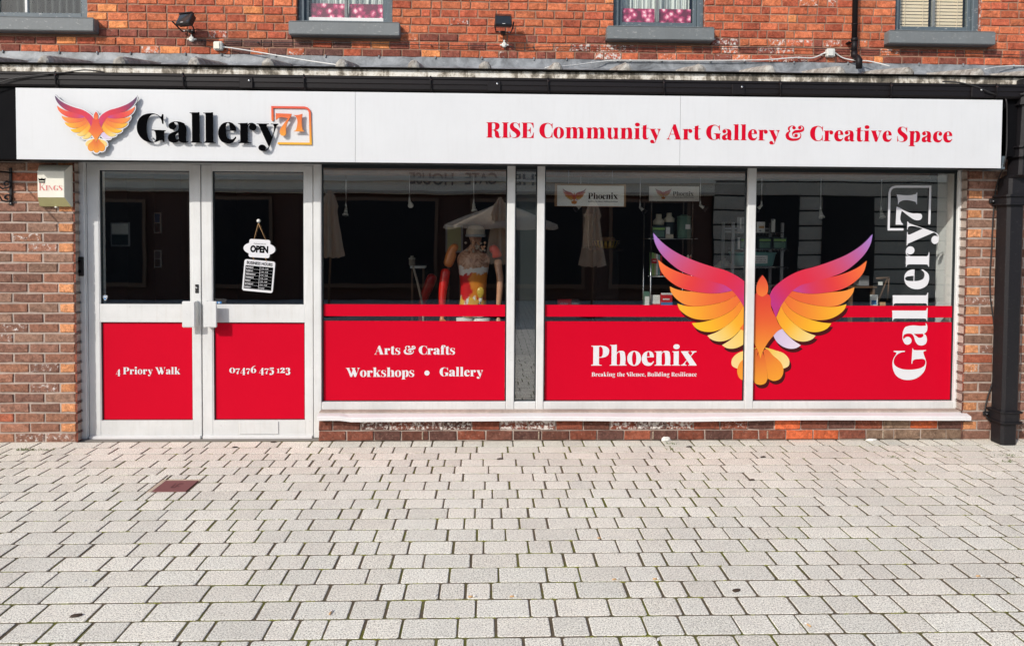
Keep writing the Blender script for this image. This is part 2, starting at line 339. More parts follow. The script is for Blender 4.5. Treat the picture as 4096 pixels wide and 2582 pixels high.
def write(mb, items, fn, m, depth=0, back=None, bold=0):
    """items (char, x, y, scale) ; fn(u,v,d) -> world; depth>0 gives solid letters"""
    for ch, ox, oy, sc in items:
        w_, v, f = glyph(ch, bold)
        sx, sy = sc if isinstance(sc, tuple) else (sc, sc)
        P = [(ox+x*sx, oy+y*sy) for x, y in v]
        solid(mb, P, f, fn, m, depth, back)
def solid(mb, P, f, fn, m, depth=0, back=None, cols=None):
    n = len(P)
    used = sorted({i for t in f for i in t}); mp = {i: k for k, i in enumerate(used)}
    V = [fn(P[i][0], P[i][1], 0) for i in used]; F_ = [[mp[i] for i in t] for t in f]
    mb.add(V, F_, m, cols and [cols[i] for i in used])
    if depth:
        cnt = {}
        for t in F_:
            for a, b in zip(t, t[1:]+t[:1]): cnt[(a, b)] = cnt.get((a, b), 0)+1
        V2 = [fn(P[i][0], P[i][1], depth) for i in used]; k = len(V)
        side = [(a, b, b+k, a+k) for (a, b) in cnt if (b, a) not in cnt]
        mb.add(V+V2, side, back or m); mb.add(V2, F_, back or m)
def fit(text, x0, x1, base, cap, gap=42, space=230):
    L, w_ = layout(text, gap, space); s_ = (x1-x0)/w_
    return [(c, x0+x*s_, base, (s_, cap/700 if cap else s_)) for c, x in L]

def sans(mb, text, fn, m, h, align='LEFT', fat=0, depth=0, sx=1):
    """plain built-in lettering; h = cap height, drawn through fn(u,v,d)"""
    cu_ = bpy.data.curves.new('t', 'FONT'); cu_.body = text; cu_.size = h/.73; cu_.offset = fat; cu_.align_x = align; cu_.resolution_u = 3
    ob = bpy.data.objects.new('t', cu_); COL.objects.link(ob); bpy.context.view_layer.update()
    me = bpy.data.meshes.new_from_object(ob.evaluated_get(bpy.context.evaluated_depsgraph_get()))
    P = [(v.co.x*sx, v.co.y) for v in me.vertices]; F_ = [list(p.vertices) for p in me.polygons]
    bpy.data.objects.remove(ob); bpy.data.curves.remove(cu_); bpy.data.meshes.remove(me)
    if P: solid(mb, P, F_, fn, m, depth)
def stroke(pts, w_, round_ends=True):
    """outline of a polyline of width w_"""
    n = len(pts); L = []; Rr = []
    for i in range(n):
        a = Vector(pts[max(i-1, 0)]); b = Vector(pts[i]); c = Vector(pts[min(i+1, n-1)])
        d1 = (b-a).normalized() if i else (c-b).normalized(); d2 = (c-b).normalized() if i < n-1 else d1
        n1 = Vector((-d1.y, d1.x)); n2 = Vector((-d2.y, d2.x)); k = (n1+n2); k = k/max(.2, k.dot(n1))
        L.append(tuple(b+k*w_/2)); Rr.append(tuple(b-k*w_/2))
    cap = lambda p, d: [tuple(Vector(p)+Vector((d.x*cos(t)-d.y*sin(t), d.x*sin(t)+d.y*cos(t)))*w_/2) for t in (-1.2, -.8, -.4, 0, .4, .8, 1.2)]
    e = cap(pts[-1], (Vector(pts[-1])-Vector(pts[-2])).normalized()) if round_ends else []
    s0 = cap(pts[0], (Vector(pts[0])-Vector(pts[1])).normalized()) if round_ends else []
    return Rr+e+L[::-1]+s0
# ------------------------------------------------------------------ procedural materials
def m_brick():
    t = NT('brick'); a = t.n('ShaderNodeVertexColor'); a.layer_name = 'Col'; co = t.coord()
    n1 = t.noise(co, 26, 6, .72, .4); n2 = t.noise(co, 110, 3, .6)
    c = t.mix(1, a.outputs[0], t.ramp(n1, [(.30, (.45, .41, .40)), (.44, (.85, .83, .81)), (.56, (1.16, 1.16, 1.14)), (.70, (1.55, 1.68, 1.7))]), 'MULTIPLY')
    c = t.mix(t.ramp(n2, [(.55, 0), (.72, .75)]), c, (.045, .03, .025))
    c = t.mix(t.math('MULTIPLY', t.ramp(t.noise(co, 60, 5, .7), [(.58, 0), (.72, 1)]), .45), c, (.62, .42, .32))
    st = t.ramp(t.math('ADD', t.noise(co, 34, 5, .75), t.math('MULTIPLY', a.outputs[1], .5)), [(.68, 0), (.78, 1)])
    c = t.mix(st, c, (.66, .62, .58))
    h = t.math('ADD', n1, t.math('MULTIPLY', n2, .6))
    return t.bsdf(c, .86, normal=t.bump(h, .8, .006), spec=.25)
def m_mortar(name, col):
    t = NT(name); co = t.coord(); n = t.noise(co, 40, 6, .7); n2 = t.noise(co, 3, 3)
    c = t.mix(n, tuple(v*.45 for v in col), tuple(v*1.35 for v in col)); c = t.mix(t.ramp(n2, [(.4, 0), (.7, .6)]), c, tuple(v*.5 for v in col))
    return t.bsdf(c, .95, normal=t.bump(n, .9, .006), spec=.1)
def m_paver():
    t = NT('paver'); a = t.n('ShaderNodeVertexColor'); a.layer_name = 'Col'; co = t.coord()
    n1 = t.noise(co, 125, 3, .8); n2 = t.noise(co, 300, 2, .6); n3 = t.noise(co, 1.1, 4, .6); n4 = t.noise(co, 14, 5, .7)
    c = t.mix(1, a.outputs[0], t.ramp(n1, [(.37, (.36, .33, .29)), (.46, (.86, .85, .83)), (.54, (1.03, 1.03, 1.02)), (.68, (1.25, 1.25, 1.23))]), 'MULTIPLY')
    c = t.mix(t.ramp(n2, [(.60, 0), (.66, .9)]), c, (.05, .04, .035))
    c = t.mix(t.ramp(n4, [(.52, 0), (.8, .35)]), c, (.40, .37, .33))
    c = t.mix(t.ramp(n3, [(.45, 0), (.75, .30)]), c, (.45, .41, .37))
    return t.bsdf(c, .88, normal=t.bump(t.math('ADD', n1, t.math('MULTIPLY', n2, .7)), .75, .004), spec=.3)
def m_joint():
    t = NT('joint_sand'); co = t.coord(); n = t.noise(co, 60, 5, .7); g = t.noise(co, 1.8, 4, .6); g2 = t.noise(co, 9, 3)
    c = t.mix(n, (.06, .045, .03), (.22, .175, .12))
    f = t.ramp(t.math('ADD', t.math('MULTIPLY', g, .6), t.math('MULTIPLY', g2, .4)), [(.48, 0), (.58, 1)])
    c = t.mix(t.math('MULTIPLY', f, .75), c, t.mix(n, (.07, .085, .012), (.24, .25, .03)))
    return t.bsdf(c, .95, normal=t.bump(n, 1, .01), spec=.1)
def m_far():
    t = NT('far_paving'); co = t.coord(); b = t.n('ShaderNodeTexBrick'); t.l(co, b.inputs[0])
    b.inputs['Color1'].default_value = (.66, .63, .58, 1); b.inputs['Color2'].default_value = (.58, .55, .5, 1); b.inputs['Mortar'].default_value = (.1, .08, .05, 1)
    b.inputs['Scale'].default_value = 1; b.inputs['Brick Width'].default_value = .2; b.inputs['Row Height'].default_value = .163; b.inputs['Mortar Size'].default_value = .006
    c = t.mix(1, b.outputs[0], t.ramp(t.noise(co, 180, 3, .7), [(.3, (.5, .48, .45)), (.6, (1.1, 1.1, 1.1))]), 'MULTIPLY')
    return t.bsdf(c, .9)
def m_paint(name, col, dirt=.25, rough=.42, peel=0, bumpk=.12, spec=.45):
    """painted wood or metal with grime and wear"""
    t = NT(name); co = t.coord((1, 1, 1)); n = t.noise(co, 3, 5, .65); st = t.noise(t.coord((14, 14, 1.2)), 3, 4); f = t.noise(co, 60, 4, .7)
    c = t.mix(t.ramp(n, [(.35, 0), (.75, dirt)]), col, tuple(v*.62 for v in col))
    c = t.mix(t.ramp(st, [(.5, 0), (.8, dirt*.7)]), c, tuple(v*u for v, u in zip(col, (.7, .66, .6))))
    c = t.mix(t.ramp(f, [(.66, 0), (.74, dirt*1.2)]), c, (.12, .10, .08))
    if peel:
        pm = t.ramp(t.noise(t.coord((1, 1, 2.5)), 24, 6, .75), [(.60, 0), (.63, 1)]); c = t.mix(t.math('MULTIPLY', pm, peel), c, (.55, .53, .5))
    return t.bsdf(c, rough, normal=t.bump(t.math('ADD', n, t.math('MULTIPLY', f, .3)), bumpk, .01), spec=spec)
def m_glass(name, tint=(.985, .995, .99), f0=.14):
    t = NT(name); tr = t.n('ShaderNodeBsdfTransparent'); tr.inputs[0].default_value = tint+(1,)
    g = t.n('ShaderNodeBsdfGlossy'); g.inputs['Roughness'].default_value = .0; g.inputs[0].default_value = (1, 1, 1, 1)
    n = t.noise(t.coord(), 1.3, 2); t.l(t.bump(n, .04, .02), g.inputs['Normal'])
    lw = t.n('ShaderNodeLayerWeight'); lw.inputs[0].default_value = .5; p5 = t.math('POWER', lw.outputs[1], 5)
    fr = t.math('ADD', t.math('MULTIPLY', p5, 1-f0), f0)
    mx = t.n('ShaderNodeMixShader'); t.l(fr, mx.inputs[0]); t.l(tr.outputs[0], mx.inputs[1]); t.l(g.outputs[0], mx.inputs[2])
    t.l(mx.outputs[0], t.out.inputs[0]); return t.m
def m_vinyl(name, col, var=.05):
    t = NT(name); co = t.coord(); n = t.noise(co, 2.2, 3); f = t.noise(co, 300, 2)
    c = t.mix(n, tuple(v*(1-var) for v in col), tuple(min(1, v*(1+var)) for v in col))
    return t.bsdf(c, .42, normal=t.bump(t.math('ADD', t.noise(co, 5, 3), t.math('MULTIPLY', f, .04)), .05, .01), spec=.10)
def m_lead(name, col, dark, sc=2.2, rough=.55, metal=0.0):
    t = NT(name); co = t.coord(); n = t.noise(co, sc, 6, .7, .6); f = t.noise(co, 30, 5, .7)
    c = t.mix(t.ramp(n, [(.35, 0), (.62, 1)]), dark, col)
    c = t.mix(t.ramp(f, [(.58, 0), (.72, .5)]), c, tuple(v*1.5 for v in col))
    return t.bsdf(c, rough, metal, t.bump(t.math('ADD', n, t.math('MULTIPLY', f, .3)), .5, .012))
def m_mouldy():
    t = NT('weathered_concrete'); co = t.coord((1, 1, 1)); n = t.noise(co, 9, 7, .75, .3); st = t.noise(t.coord((10, 10, 1.5)), 2.2, 5, .7); big = t.noise(co, .9, 3)
    v = t.math('ADD', t.math('MULTIPLY', n, .55), t.math('ADD', t.math('MULTIPLY', st, .3), t.math('MULTIPLY', big, .3)))
    c = t.ramp(v, [(.52, (.80, .77, .70)), (.575, (.58, .53, .45)), (.62, (.22, .19, .15)), (.72, (.05, .045, .035))])
    return t.bsdf(c, .9, normal=t.bump(n, .6, .01))
def m_curtain(name, a, b, sc): 
    t = NT(name); w_ = t.n('ShaderNodeTexWave'); t.l(t.coord(), w_.inputs[0]); w_.inputs['Scale'].default_value = sc; w_.inputs['Distortion'].default_value = .6
    return t.bsdf(t.mix(w_.outputs[1], a, b), .9)
def m_crowd():
    t = NT('magenta_print'); co = t.coord((1, 1, 1)); v = t.n('ShaderNodeTexVoronoi'); t.l(co, v.inputs[0]); v.inputs['Scale'].default_value = 18; v.inputs['Randomness'].default_value = .9
    n = t.noise(co, 20, 3, .6, 2); x = t.math('ADD', t.math('MULTIPLY', v.outputs[0], .9), t.math('MULTIPLY', n, .7))
    return t.bsdf(t.ramp(x, [(.42, (.98, .78, .80)), (.56, (.92, .30, .42)), (.70, (.52, .03, .13)), (.95, (.16, .01, .04))]), .6)
M = dict(
    brick=m_brick(), mortar_up=m_mortar('old_mortar', (.37, .225, .16)), mortar_low=m_mortar('grey_mortar', (.50, .41, .35)),
    paver=m_paver(), joint=m_joint(), far=m_far(),
    white=m_paint('white_paint', (.68, .685, .675), .42), sill_white=m_paint('thick_white_paint', (.72, .71, .705), .22, peel=.0, bumpk=.25),
    grey_paint=m_paint('slate_paint', (.095, .125, .145), .4, .5, .5, .3), sill_grey=m_paint('grey_sill_paint', (.17, .185, .19), .4, .6, .3, .4),
    black=m_paint('black_gutter_paint', (.010, .008, .009), .2, .5, 0, .2, .22), iron=m_paint('black_iron', (.012, .011, .013), .3, .45, .03, .3, .3),
    soffit=mat('soffit_black', (.003, .003, .004), .8, spec=.1), gasket=mat('gasket', (.012, .018, .02), .5),
    glass=m_glass('shop_glass'), glass_up=m_glass('window_glass', (.95, .97, .96), .03),
    red=m_vinyl('red_vinyl', (.535, .0004, .017)), white_vinyl=m_vinyl('white_vinyl', (.66, .66, .68)), maroon=m_vinyl('maroon_vinyl', (.055, .006, .008)),
    panel=m_paint('sign_panel', (.64, .65, .66), .13, .42, 0, .05), redtxt=m_vinyl('red_letter_vinyl', (.54, .002, .02)),
    blackgloss=mat('black_acrylic', (.0015, .0015, .002), .8, spec=.02), seam=mat('seam', (.18, .18, .18), .8), bird=vmat('printed_bird', .38),
    lead=m_lead('lead_sheet', (.28, .295, .31), (.085, .09, .095), 5), leadroll=m_lead('lead_roll', (.42, .40, .36), (.14, .12, .10), 14, .8),
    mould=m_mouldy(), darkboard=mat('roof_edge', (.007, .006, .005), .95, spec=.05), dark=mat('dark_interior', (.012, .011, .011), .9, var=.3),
    ceil=mat('interior_ceiling', (.30, .30, .28), .9), floor=mat('interior_floor', (.48, .45, .40), .6), infill=mat('charcoal_panel', (.03, .036, .036), .3, var=.25, sc=2),
    cream=mat('cream_plastic', (.74, .72, .62), .4), yellowed=mat('yellowed_plastic', (.48, .46, .22), .45), plastic=mat('grey_white_plastic', (.62, .62, .58), .5),
    steel=mat('brushed_steel', (.55, .56, .57), .3, .9), blackp=mat('black_plastic', (.012, .012, .013), .4), chrome=mat('chrome', (.7, .7, .7), .15, 1),
    cable=mat('white_cable', (.62, .62, .6), .5), cableb=mat('black_cable', (.02, .018, .018), .6), stepc=mat('step_concrete', (.20, .185, .165), .9, bump=.8),
    rust=mat('iron_red_cover', (.19, .075, .07), .6, bump=.5, bsc=120), mort_new=mat('patch_mortar', (.50, .40, .30), .95, var=.3, sc=25, bump=.9),
    grass=mat('grass_blade', (.12, .16, .035), .8, var=.4, sc=40), moss=mat('moss', (.24, .24, .03), .95, var=.5, sc=60, bump=1), leaf=mat('dry_leaf', (.05, .03, .018), .8, var=.4, sc=50), white_litter=mat('litter_white', (.75, .73, .68), .7), tan=mat('filter_tan', (.62, .38, .18), .8),
    blind=mat('blind_cream', (.93, .74, .54), .6), paper=mat('white_paper', (.72, .72, .70), .7), net=m_curtain('net_curtain', (.72, .73, .69), (.45, .47, .45), 9), darkcurt=m_curtain('dark_panel_curtain', (.05, .055, .06), (.025, .03, .032), 7),
    crowd=m_crowd(), stone=m_paint('opposite_stone', (.86, .79, .64), .2, .8), stone2=m_paint('opposite_stone_dark', (.52, .46, .36), .5, .8), brick2=mat('opposite_brick', (.10, .05, .035), .9), fabric=mat('parasol_fabric', (.56, .43, .30), .8, var=.25), wood=mat('pole_wood', (.16, .09, .05), .6),
    blue=mat('sticker_blue', (.05, .2, .45), .4), teal=mat('teal_plastic', (.16, .36, .34), .35), green=mat('box_green', (.25, .45, .12), .5), boxd=mat('box_dark', (.02, .04, .045), .4, var=.6, sc=40),
    redbox=mat('box_red', (.62, .02, .03), .4), leafg=mat('palm_leaf', (.05, .11, .03), .5), yellowg=mat('yellow_glass', (.62, .42, .06), .3, var=.5, sc=30), bottle=mat('cream_lid', (.62, .56, .44), .5), greeng=mat('green_cloth_jar', (.10, .20, .15), .4, var=.4, sc=12),
    cork=mat('cork', (.38, .22, .11), .9, bump=.6), greyp=mat('grey_rack', (.30, .31, .32), .5), dim_white=mat('board_white', (.84, .84, .80), .6), whitewall=mat('white_wall', (.90, .90, .87), .8, var=.02), tassel=mat('tassel_cloth', (.45, .38, .30), .9, var=.3, sc=60),
)
# ------------------------------------------------------------------ ground
RP = .163
def cover_rect():
    xs = [ground(625, 1963).x, ground(750, 1964).x, ground(788, 1922).x, ground(650, 1922).x]
    return (xs[0]+xs[3])/2, (xs[1]+xs[2])/2, ground(690, 1964).y, ground(720, 1922).y
CVX0, CVX1, CVY0, CVY1 = cover_rect(); HOLE = (CVX0-.035, CVX1+.012, CVY0-.004, CVY1+.035)
def pieces(xa, xb, ylo, yhi):
    h0, h1, k0_, k1_ = HOLE
    if xb <= h0 or xa >= h1 or yhi <= k0_ or ylo >= k1_: return [(xa, xb, ylo, yhi)]
    o = []
    if h0-xa > .025: o.append((xa, h0, ylo, yhi))
    if xb-h1 > .025: o.append((h1, xb, ylo, yhi))
    m0, m1 = max(xa, h0), min(xb, h1)
    if yhi-k1_ > .02: o.append((m0, m1, k1_, yhi))
    if k0_-ylo > .02: o.append((m0, m1, ylo, k0_))
    return [q for q in o if q[1]-q[0] > .02]
def paving():
    mb = MB(); rnd = random.Random(5)
    y0 = ground(2000, 1809).y; rows = [.02]+[y0-i*RP for i in range(-1, 23)]
    X0, X1 = -5.6, 6.4
    h0, h1, k0_, k1_ = HOLE
    for r in range(len(rows)-1):
        ya, yb = rows[r], rows[r+1]
        x = X0-rnd.random()*.2; cur = []; prev = prevj if r else []
        while x < X1:
            for tr in range(8):
                L = rnd.choices([.242, .162, .122], [.40, .48, .12])[0]
                if not any(abs(x+L-q) < .032 for q in prev): break
            cur.append(x+L)
            xa, xb = x, x+L; x = xb
            cx, cy = (xa+xb)/2, (ya+yb)/2
            for xa, xb, yl_, yh_ in pieces(xa, xb, yb, ya):
                g = rnd.uniform(.0036, .0058); j = lambda: rnd.uniform(-.002, .002)
                cx, cy = (xa+xb)/2, (yl_+yh_)/2; xa_, xb_, ya_, yb_ = xa+g+j(), xb-g+j(), yl_+.0042+j()*.4, yh_-.0042+j()*.4
                cc = rnd.uniform(.004, .010); top = rnd.uniform(-.0006, .0008); tilt = rnd.uniform(-.0012, .0012)
                def ring(ins, z):
                    a, b, c, d = xa_+ins, xb_-ins, ya_+ins, yb_-ins; k = cc
                    return [(a+k, c, z), (b-k, c, z), (b, c+k, z), (b, d-k, z), (b-k, d, z), (a+k, d, z), (a, d-k, z), (a, c+k, z)]
                vs = []
                for ins, z in ((0, -.02), (0, -.006), (.001, -.002), (.004, 0)):
                    vs += [(p[0]+rnd.uniform(-.0008, .0008), p[1]+rnd.uniform(-.0008, .0008), p[2]+(top+tilt*(p[0]-cx)*4 if z > -.02 else 0)) for p in ring(ins, z)]
                fs = [tuple(range(24, 32))]+[(k*8+i, k*8+(i+1) % 8, (k+1)*8+(i+1) % 8, (k+1)*8+i) for k in (2,) for i in range(8)]; fd = [(k*8+i, k*8+(i+1) % 8, (k+1)*8+(i+1) % 8, (k+1)*8+i) for k in (0, 1) for i in range(8)]
                v = rnd.uniform(.90, 1.05); wm = rnd.uniform(-.008, .014)
                mb.add(vs, fs, M['paver'], (.90*v+wm, .87*v, .77*v-wm*.5, 1), smooth=False)
                mb.add(vs, fd, M['joint'])
        prevj = cur
    ye = rows[-1]
    mb.add([(X0, ye, -.0042), (X1, ye, -.0042), (X1, .4, -.0042), (X0, .4, -.0042)], [(0, 1, 2, 3)], M['joint'])
    for a, b, c, d in ((-60, 60, -60, ye), (-60, X0, ye, 60), (X1, 60, ye, 60), (X0, X1, .4, 60)):
        mb.add([(a, c, -.012), (b, c, -.012), (b, d, -.012), (a, d, -.012)], [(0, 1, 2, 3)], M['far'])
    return mb.build('pavement', kind='structure', label='pale speckled concrete block paving with mossy joints')
pv = paving()

# ------------------------------------------------------------------ the shop building
UY = .60     # face of the upper wall
FY = .10     # face of the white shopfront frames
GY = .14     # glass
shop = thing('shop_building', (0, 0, 0), 'red brick building with a white framed shopfront below and grey silled windows above', 'building')
ORANGE = [(.47, .125, .06), (.42, .10, .052), (.53, .155, .07), (.37, .085, .045), (.45, .115, .055), (.49, .14, .065)]
BROWN = [(.25, .125, .088), (.21, .105, .075), (.28, .13, .085), (.19, .095, .07), (.31, .145, .09), (.24, .14, .10)]
DARKRED = [(.17, .055, .035), (.13, .05, .035), (.21, .06, .035), (.11, .05, .04), (.24, .07, .04)]
def bricks(mb, x0, x1, z0, z1, y, course, lens, pal, mortar, rnd, holes=(), joint=.010, pick=None, mort_back=.010, pattern=None, off0=0.0):
    zc = z0; r = 0
    while zc < z1-.01:
        zt = min(zc+course, z1+.001)
        seg = [(x0, x1)]
        for hx0, hx1, hz0, hz1 in holes:
            if (zc+zt)/2 > hz0 and (zc+zt)/2 < hz1:
                seg = [q for a, b in seg for q in ((a, min(b, hx0)), (max(a, hx1), b)) if q[1]-q[0] > .02]
        for a, b in seg:
            x = a; k = 0
            if r % 2: first = lens[0]*.5
            else: first = lens[0]
            while x < b-.004:
                if pattern: L = pattern(r, k)
                else: L = (first if k == 0 else rnd.choice(lens))*rnd.uniform(.96, 1.04)
                xe = min(x+L, b)
                if b-xe < .03: xe = b
                k += 1
                c = rnd.choice(pal); st = 0
                if pick: c, st = pick((x+xe)/2, (zc+zt)/2, c, rnd)
                v = rnd.uniform(.8, 1.2); c = (c[0]*v, c[1]*v, c[2]*v, st)
                g = joint/2; xa, xb, za, zb = x+g, xe-g, zc+g, zt-g
                if x == a: xa = x
                if xe == b: xb = xe
                pr = rnd.uniform(-.002, .003); J = lambda s_=.0026: rnd.uniform(-s_, s_)
                F_ = [(xa+J(), y-pr, za+J()), ((xa+xb)/2, y-pr-.0006, za+J()), (xb+J(), y-pr, za+J()), (xb+J(), y-pr, zb+J()), ((xa+xb)/2, y-pr-.0006, zb+J()), (xa+J(), y-pr, zb+J())]
                ctr = ((xa+xb)/2, (za+zb)/2); bv = .0045
                inner = [(p[0]+(bv if p[0] < ctr[0]-.001 else -bv if p[0] > ctr[0]+.001 else 0), p[1], p[2]+(bv if p[2] < ctr[1] else -bv)) for p in F_]
                mid = [(p[0], p[1]+.0045, p[2]) for p in F_]; back = [(p[0], y+mort_back+.012, p[2]) for p in F_]
                vs = inner+mid+back
                fs = [(0, 1, 2, 3, 4, 5)]+[(k2*6+i, (k2+1)*6+i, (k2+1)*6+(i+1) % 6, k2*6+(i+1) % 6) for k2 in (0, 1) for i in range(6)]
                mb.add(vs, fs, M['brick'], c); x = xe
        for a, b in seg:
            mb.add([(a, y+mort_back, zc), (b, y+mort_back, zc), (b, y+mort_back, zt), (a, y+mort_back, zt)], [(0, 1, 2, 3)], mortar)
        zc = zt; r += 1
rb = random.Random(11)
# upper window openings, measured on the upper wall
UW = []
for nm, l, r_, sl_, sr_, st, sb in (('a', -70, 348, -110, 376, 73, 120), ('b', 1186, 1570, 1154, 1599, 85, 138), ('c', 2454, 2821, 2428, 2858, 105, 158), ('d', 3583, 3929, 3555, 3982, 127, 184)):
    m = (l+r_)/2
    UW.append((nm, AX(l, 40, UY), AX(r_, 40, UY), AZ(m, st, UY), AX(sl_, (st+sb)/2, UY-.08), AX(sr_, (st+sb)/2, UY-.08), AZ(m, sb, UY-.08), AZ(m, st, UY-.08)))
ztop = sum(u[3] for u in UW)/4; zs1 = sum(u[7] for u in UW)/4; zs0 = sum(u[6] for u in UW)/4
holes = [(u[1], u[2], zs1-.01, 5.1) for u in UW]+[(u[4]+.004, u[5]-.004, zs0-.02, zs1) for u in UW]
ZF = AZ(2048, 236, UY)   # top of the flashing
def upick(x, z, c, rnd):
    st = 0
    if z < ZF+.22 and x > .55 and x < 3.4 and rnd.random() < .45: st = rnd.uniform(.2, .42)
    elif rnd.random() < .06: st = rnd.uniform(.15, .35)
    if z < ZF+.15 and x < -1.2 and x > -2.7: c = (.13, .06, .05) if rnd.random() < .7 else c
    elif z < ZF+.2 and rnd.random() < .45: c = (.22, .065, .045)
    if rnd.random() < .03: c = (.66, .24, .09)
    return c, st
wm = MB(); CU = .0705
nz = int((ZF-.14-3.0)/CU)
bricks(wm, -6.2, 7.0, ZF-CU*2, 5.35, UY, CU, [.168, .168, .16, .176, .085], ORANGE, M['mortar_up'], rb, holes, joint=.011, mort_back=.007, pick=upick)
wm.box(-6.2, 7.0, UY+.03, UY+.25, 2.2, ZF-CU*2, M['mortar_up'])
for nm, x0, x1, zt, sx0, sx1, sz0, sz1 in UW:   # reveals
    for xx, s_ in ((x0, -1), (x1, 1)):
        wm.box(min(xx, xx+s_*.05), max(xx, xx+s_*.05), UY+.012, UY+.22, zs1-.01, 5.1, M['brick'], col=(.34, .11, .07, .3))
for u in UW: wm.box(u[4]-.06, u[5]+.06, UY+.02, UY+.24, zs0-.08, zs1-.012, M['mortar_up'])
wm.build('wall', shop, label='orange red brick upper wall with patchy white stains above the lead flashing')

# lower piers and plinth
def lpick(x, z, c, rnd):
    st = 0
    if rnd.random() < .04: c = (.30, .085, .05)
    return c, st
LB = [.233, .233]
def pier_pat(edge):
    def f(r, k):
        return (.233 if k else (.233 if r % 2 else .118))
    return f
CL = .0795
plx = (AX(289, 800, 0)+AX(302, 1650, 0))/2; prx = AX(3866, 1200, 0)
p1 = MB()
# laid from the door side outwards: mirrored so that the header falls at the corner
def pier(x_edge, x_far, name, sgn):
    mb = MB(); rnd = random.Random(int(abs(x_edge)*100))
    w_ = abs(x_far-x_edge)
    tmp = MB()
    def pk(x, z, c, rn):
        if x < .075 and rn.random() < .75: c = (.55, .24, .11)
        elif rn.random() < .05: c = (.34, .10, .055)
        return c, (.28 if rn.random() < .08 else 0)
    bricks(tmp, 0, w_, 0, 2.9, 0, CL, LB, BROWN, M['mortar_low'], rnd, pick=pk, pattern=lambda r, k: (.118 if (k == 0 and r % 2) else .237), joint=.015, mort_back=.007)
    tmp.v = [(x_edge+sgn*v[0], v[1], v[2]) for v in tmp.v]
    # return face beside the frame
    t2 = MB(); bricks(t2, 0, .115, 0, 2.9, 0, CL, LB, DARKRED, M['mortar_low'], rnd, pattern=lambda r, k: (.118 if (k == 0 and (r+1) % 2) else .237), joint=.012, mort_back=.006)
    t2.v = [(x_edge-sgn*v[1]*1.0, v[0]+.0, v[2]) for v in t2.v]
    tmp.v += []; b = len(tmp.v); tmp.v += t2.v; tmp.c += t2.c
    for f, mm, s_ in zip(t2.f, t2.m, t2.sm): tmp.f.append([b+i for i in f]); tmp.m.append(tmp.mat(t2.mats[mm])); tmp.sm.append(s_)
    tmp.box(min(x_edge+sgn*.02, x_far), max(x_edge+sgn*.02, x_far), .02, .32, 0, 2.9, M['mortar_low'])
    return tmp.build(name, shop, label='brown brick pier at the %s end of the shopfront' % ('left' if sgn < 0 else 'right'))
pier(plx, -6.2, 'pier', -1); pier(prx, 7.0, 'pier', 1)
sx0, sx1 = AX(1275, 1700, 0), prx
ZS = AZ(2300, 1684, 0)+.012
def dpick(x, z, c, rnd):
    st = 0
    if x > .2 and rnd.random() < .5 and z > .09 and x < 2.6: st = rnd.uniform(.26, .44)
    elif -.9 < x < -.2 and z > .09: st = .36
    if x > 2.0 and rnd.random() < .45: c = (.55, .12, .045)
    if x > 3.2 and rnd.random() < .5: c = (.20, .13, .09)
    return c, st
st_ = MB(); bricks(st_, sx0, sx1+.02, .004, ZS+.02, 0.004, .084, [.225, .225], DARKRED, M['mortar_low'], random.Random(4), pick=dpick, joint=.011)
st_.box(sx0, sx1, .02, .3, 0, .24, M['mortar_low'])
for px in (1690, 2155, 2612, 3070, 3532):
    x = AX(px, 1740, 0); st_.box(x-.005, x+.005, -.002, .004, .018, .078, M['mort_new'])
    for k in range(5): st_.box(x-.003, x+.003, -.004, -.001, .024+k*.011, .028+k*.011, M['soffit'])
st_.build('stall_riser', shop, label='low dark red brick riser with white crusted bricks under the white sill')

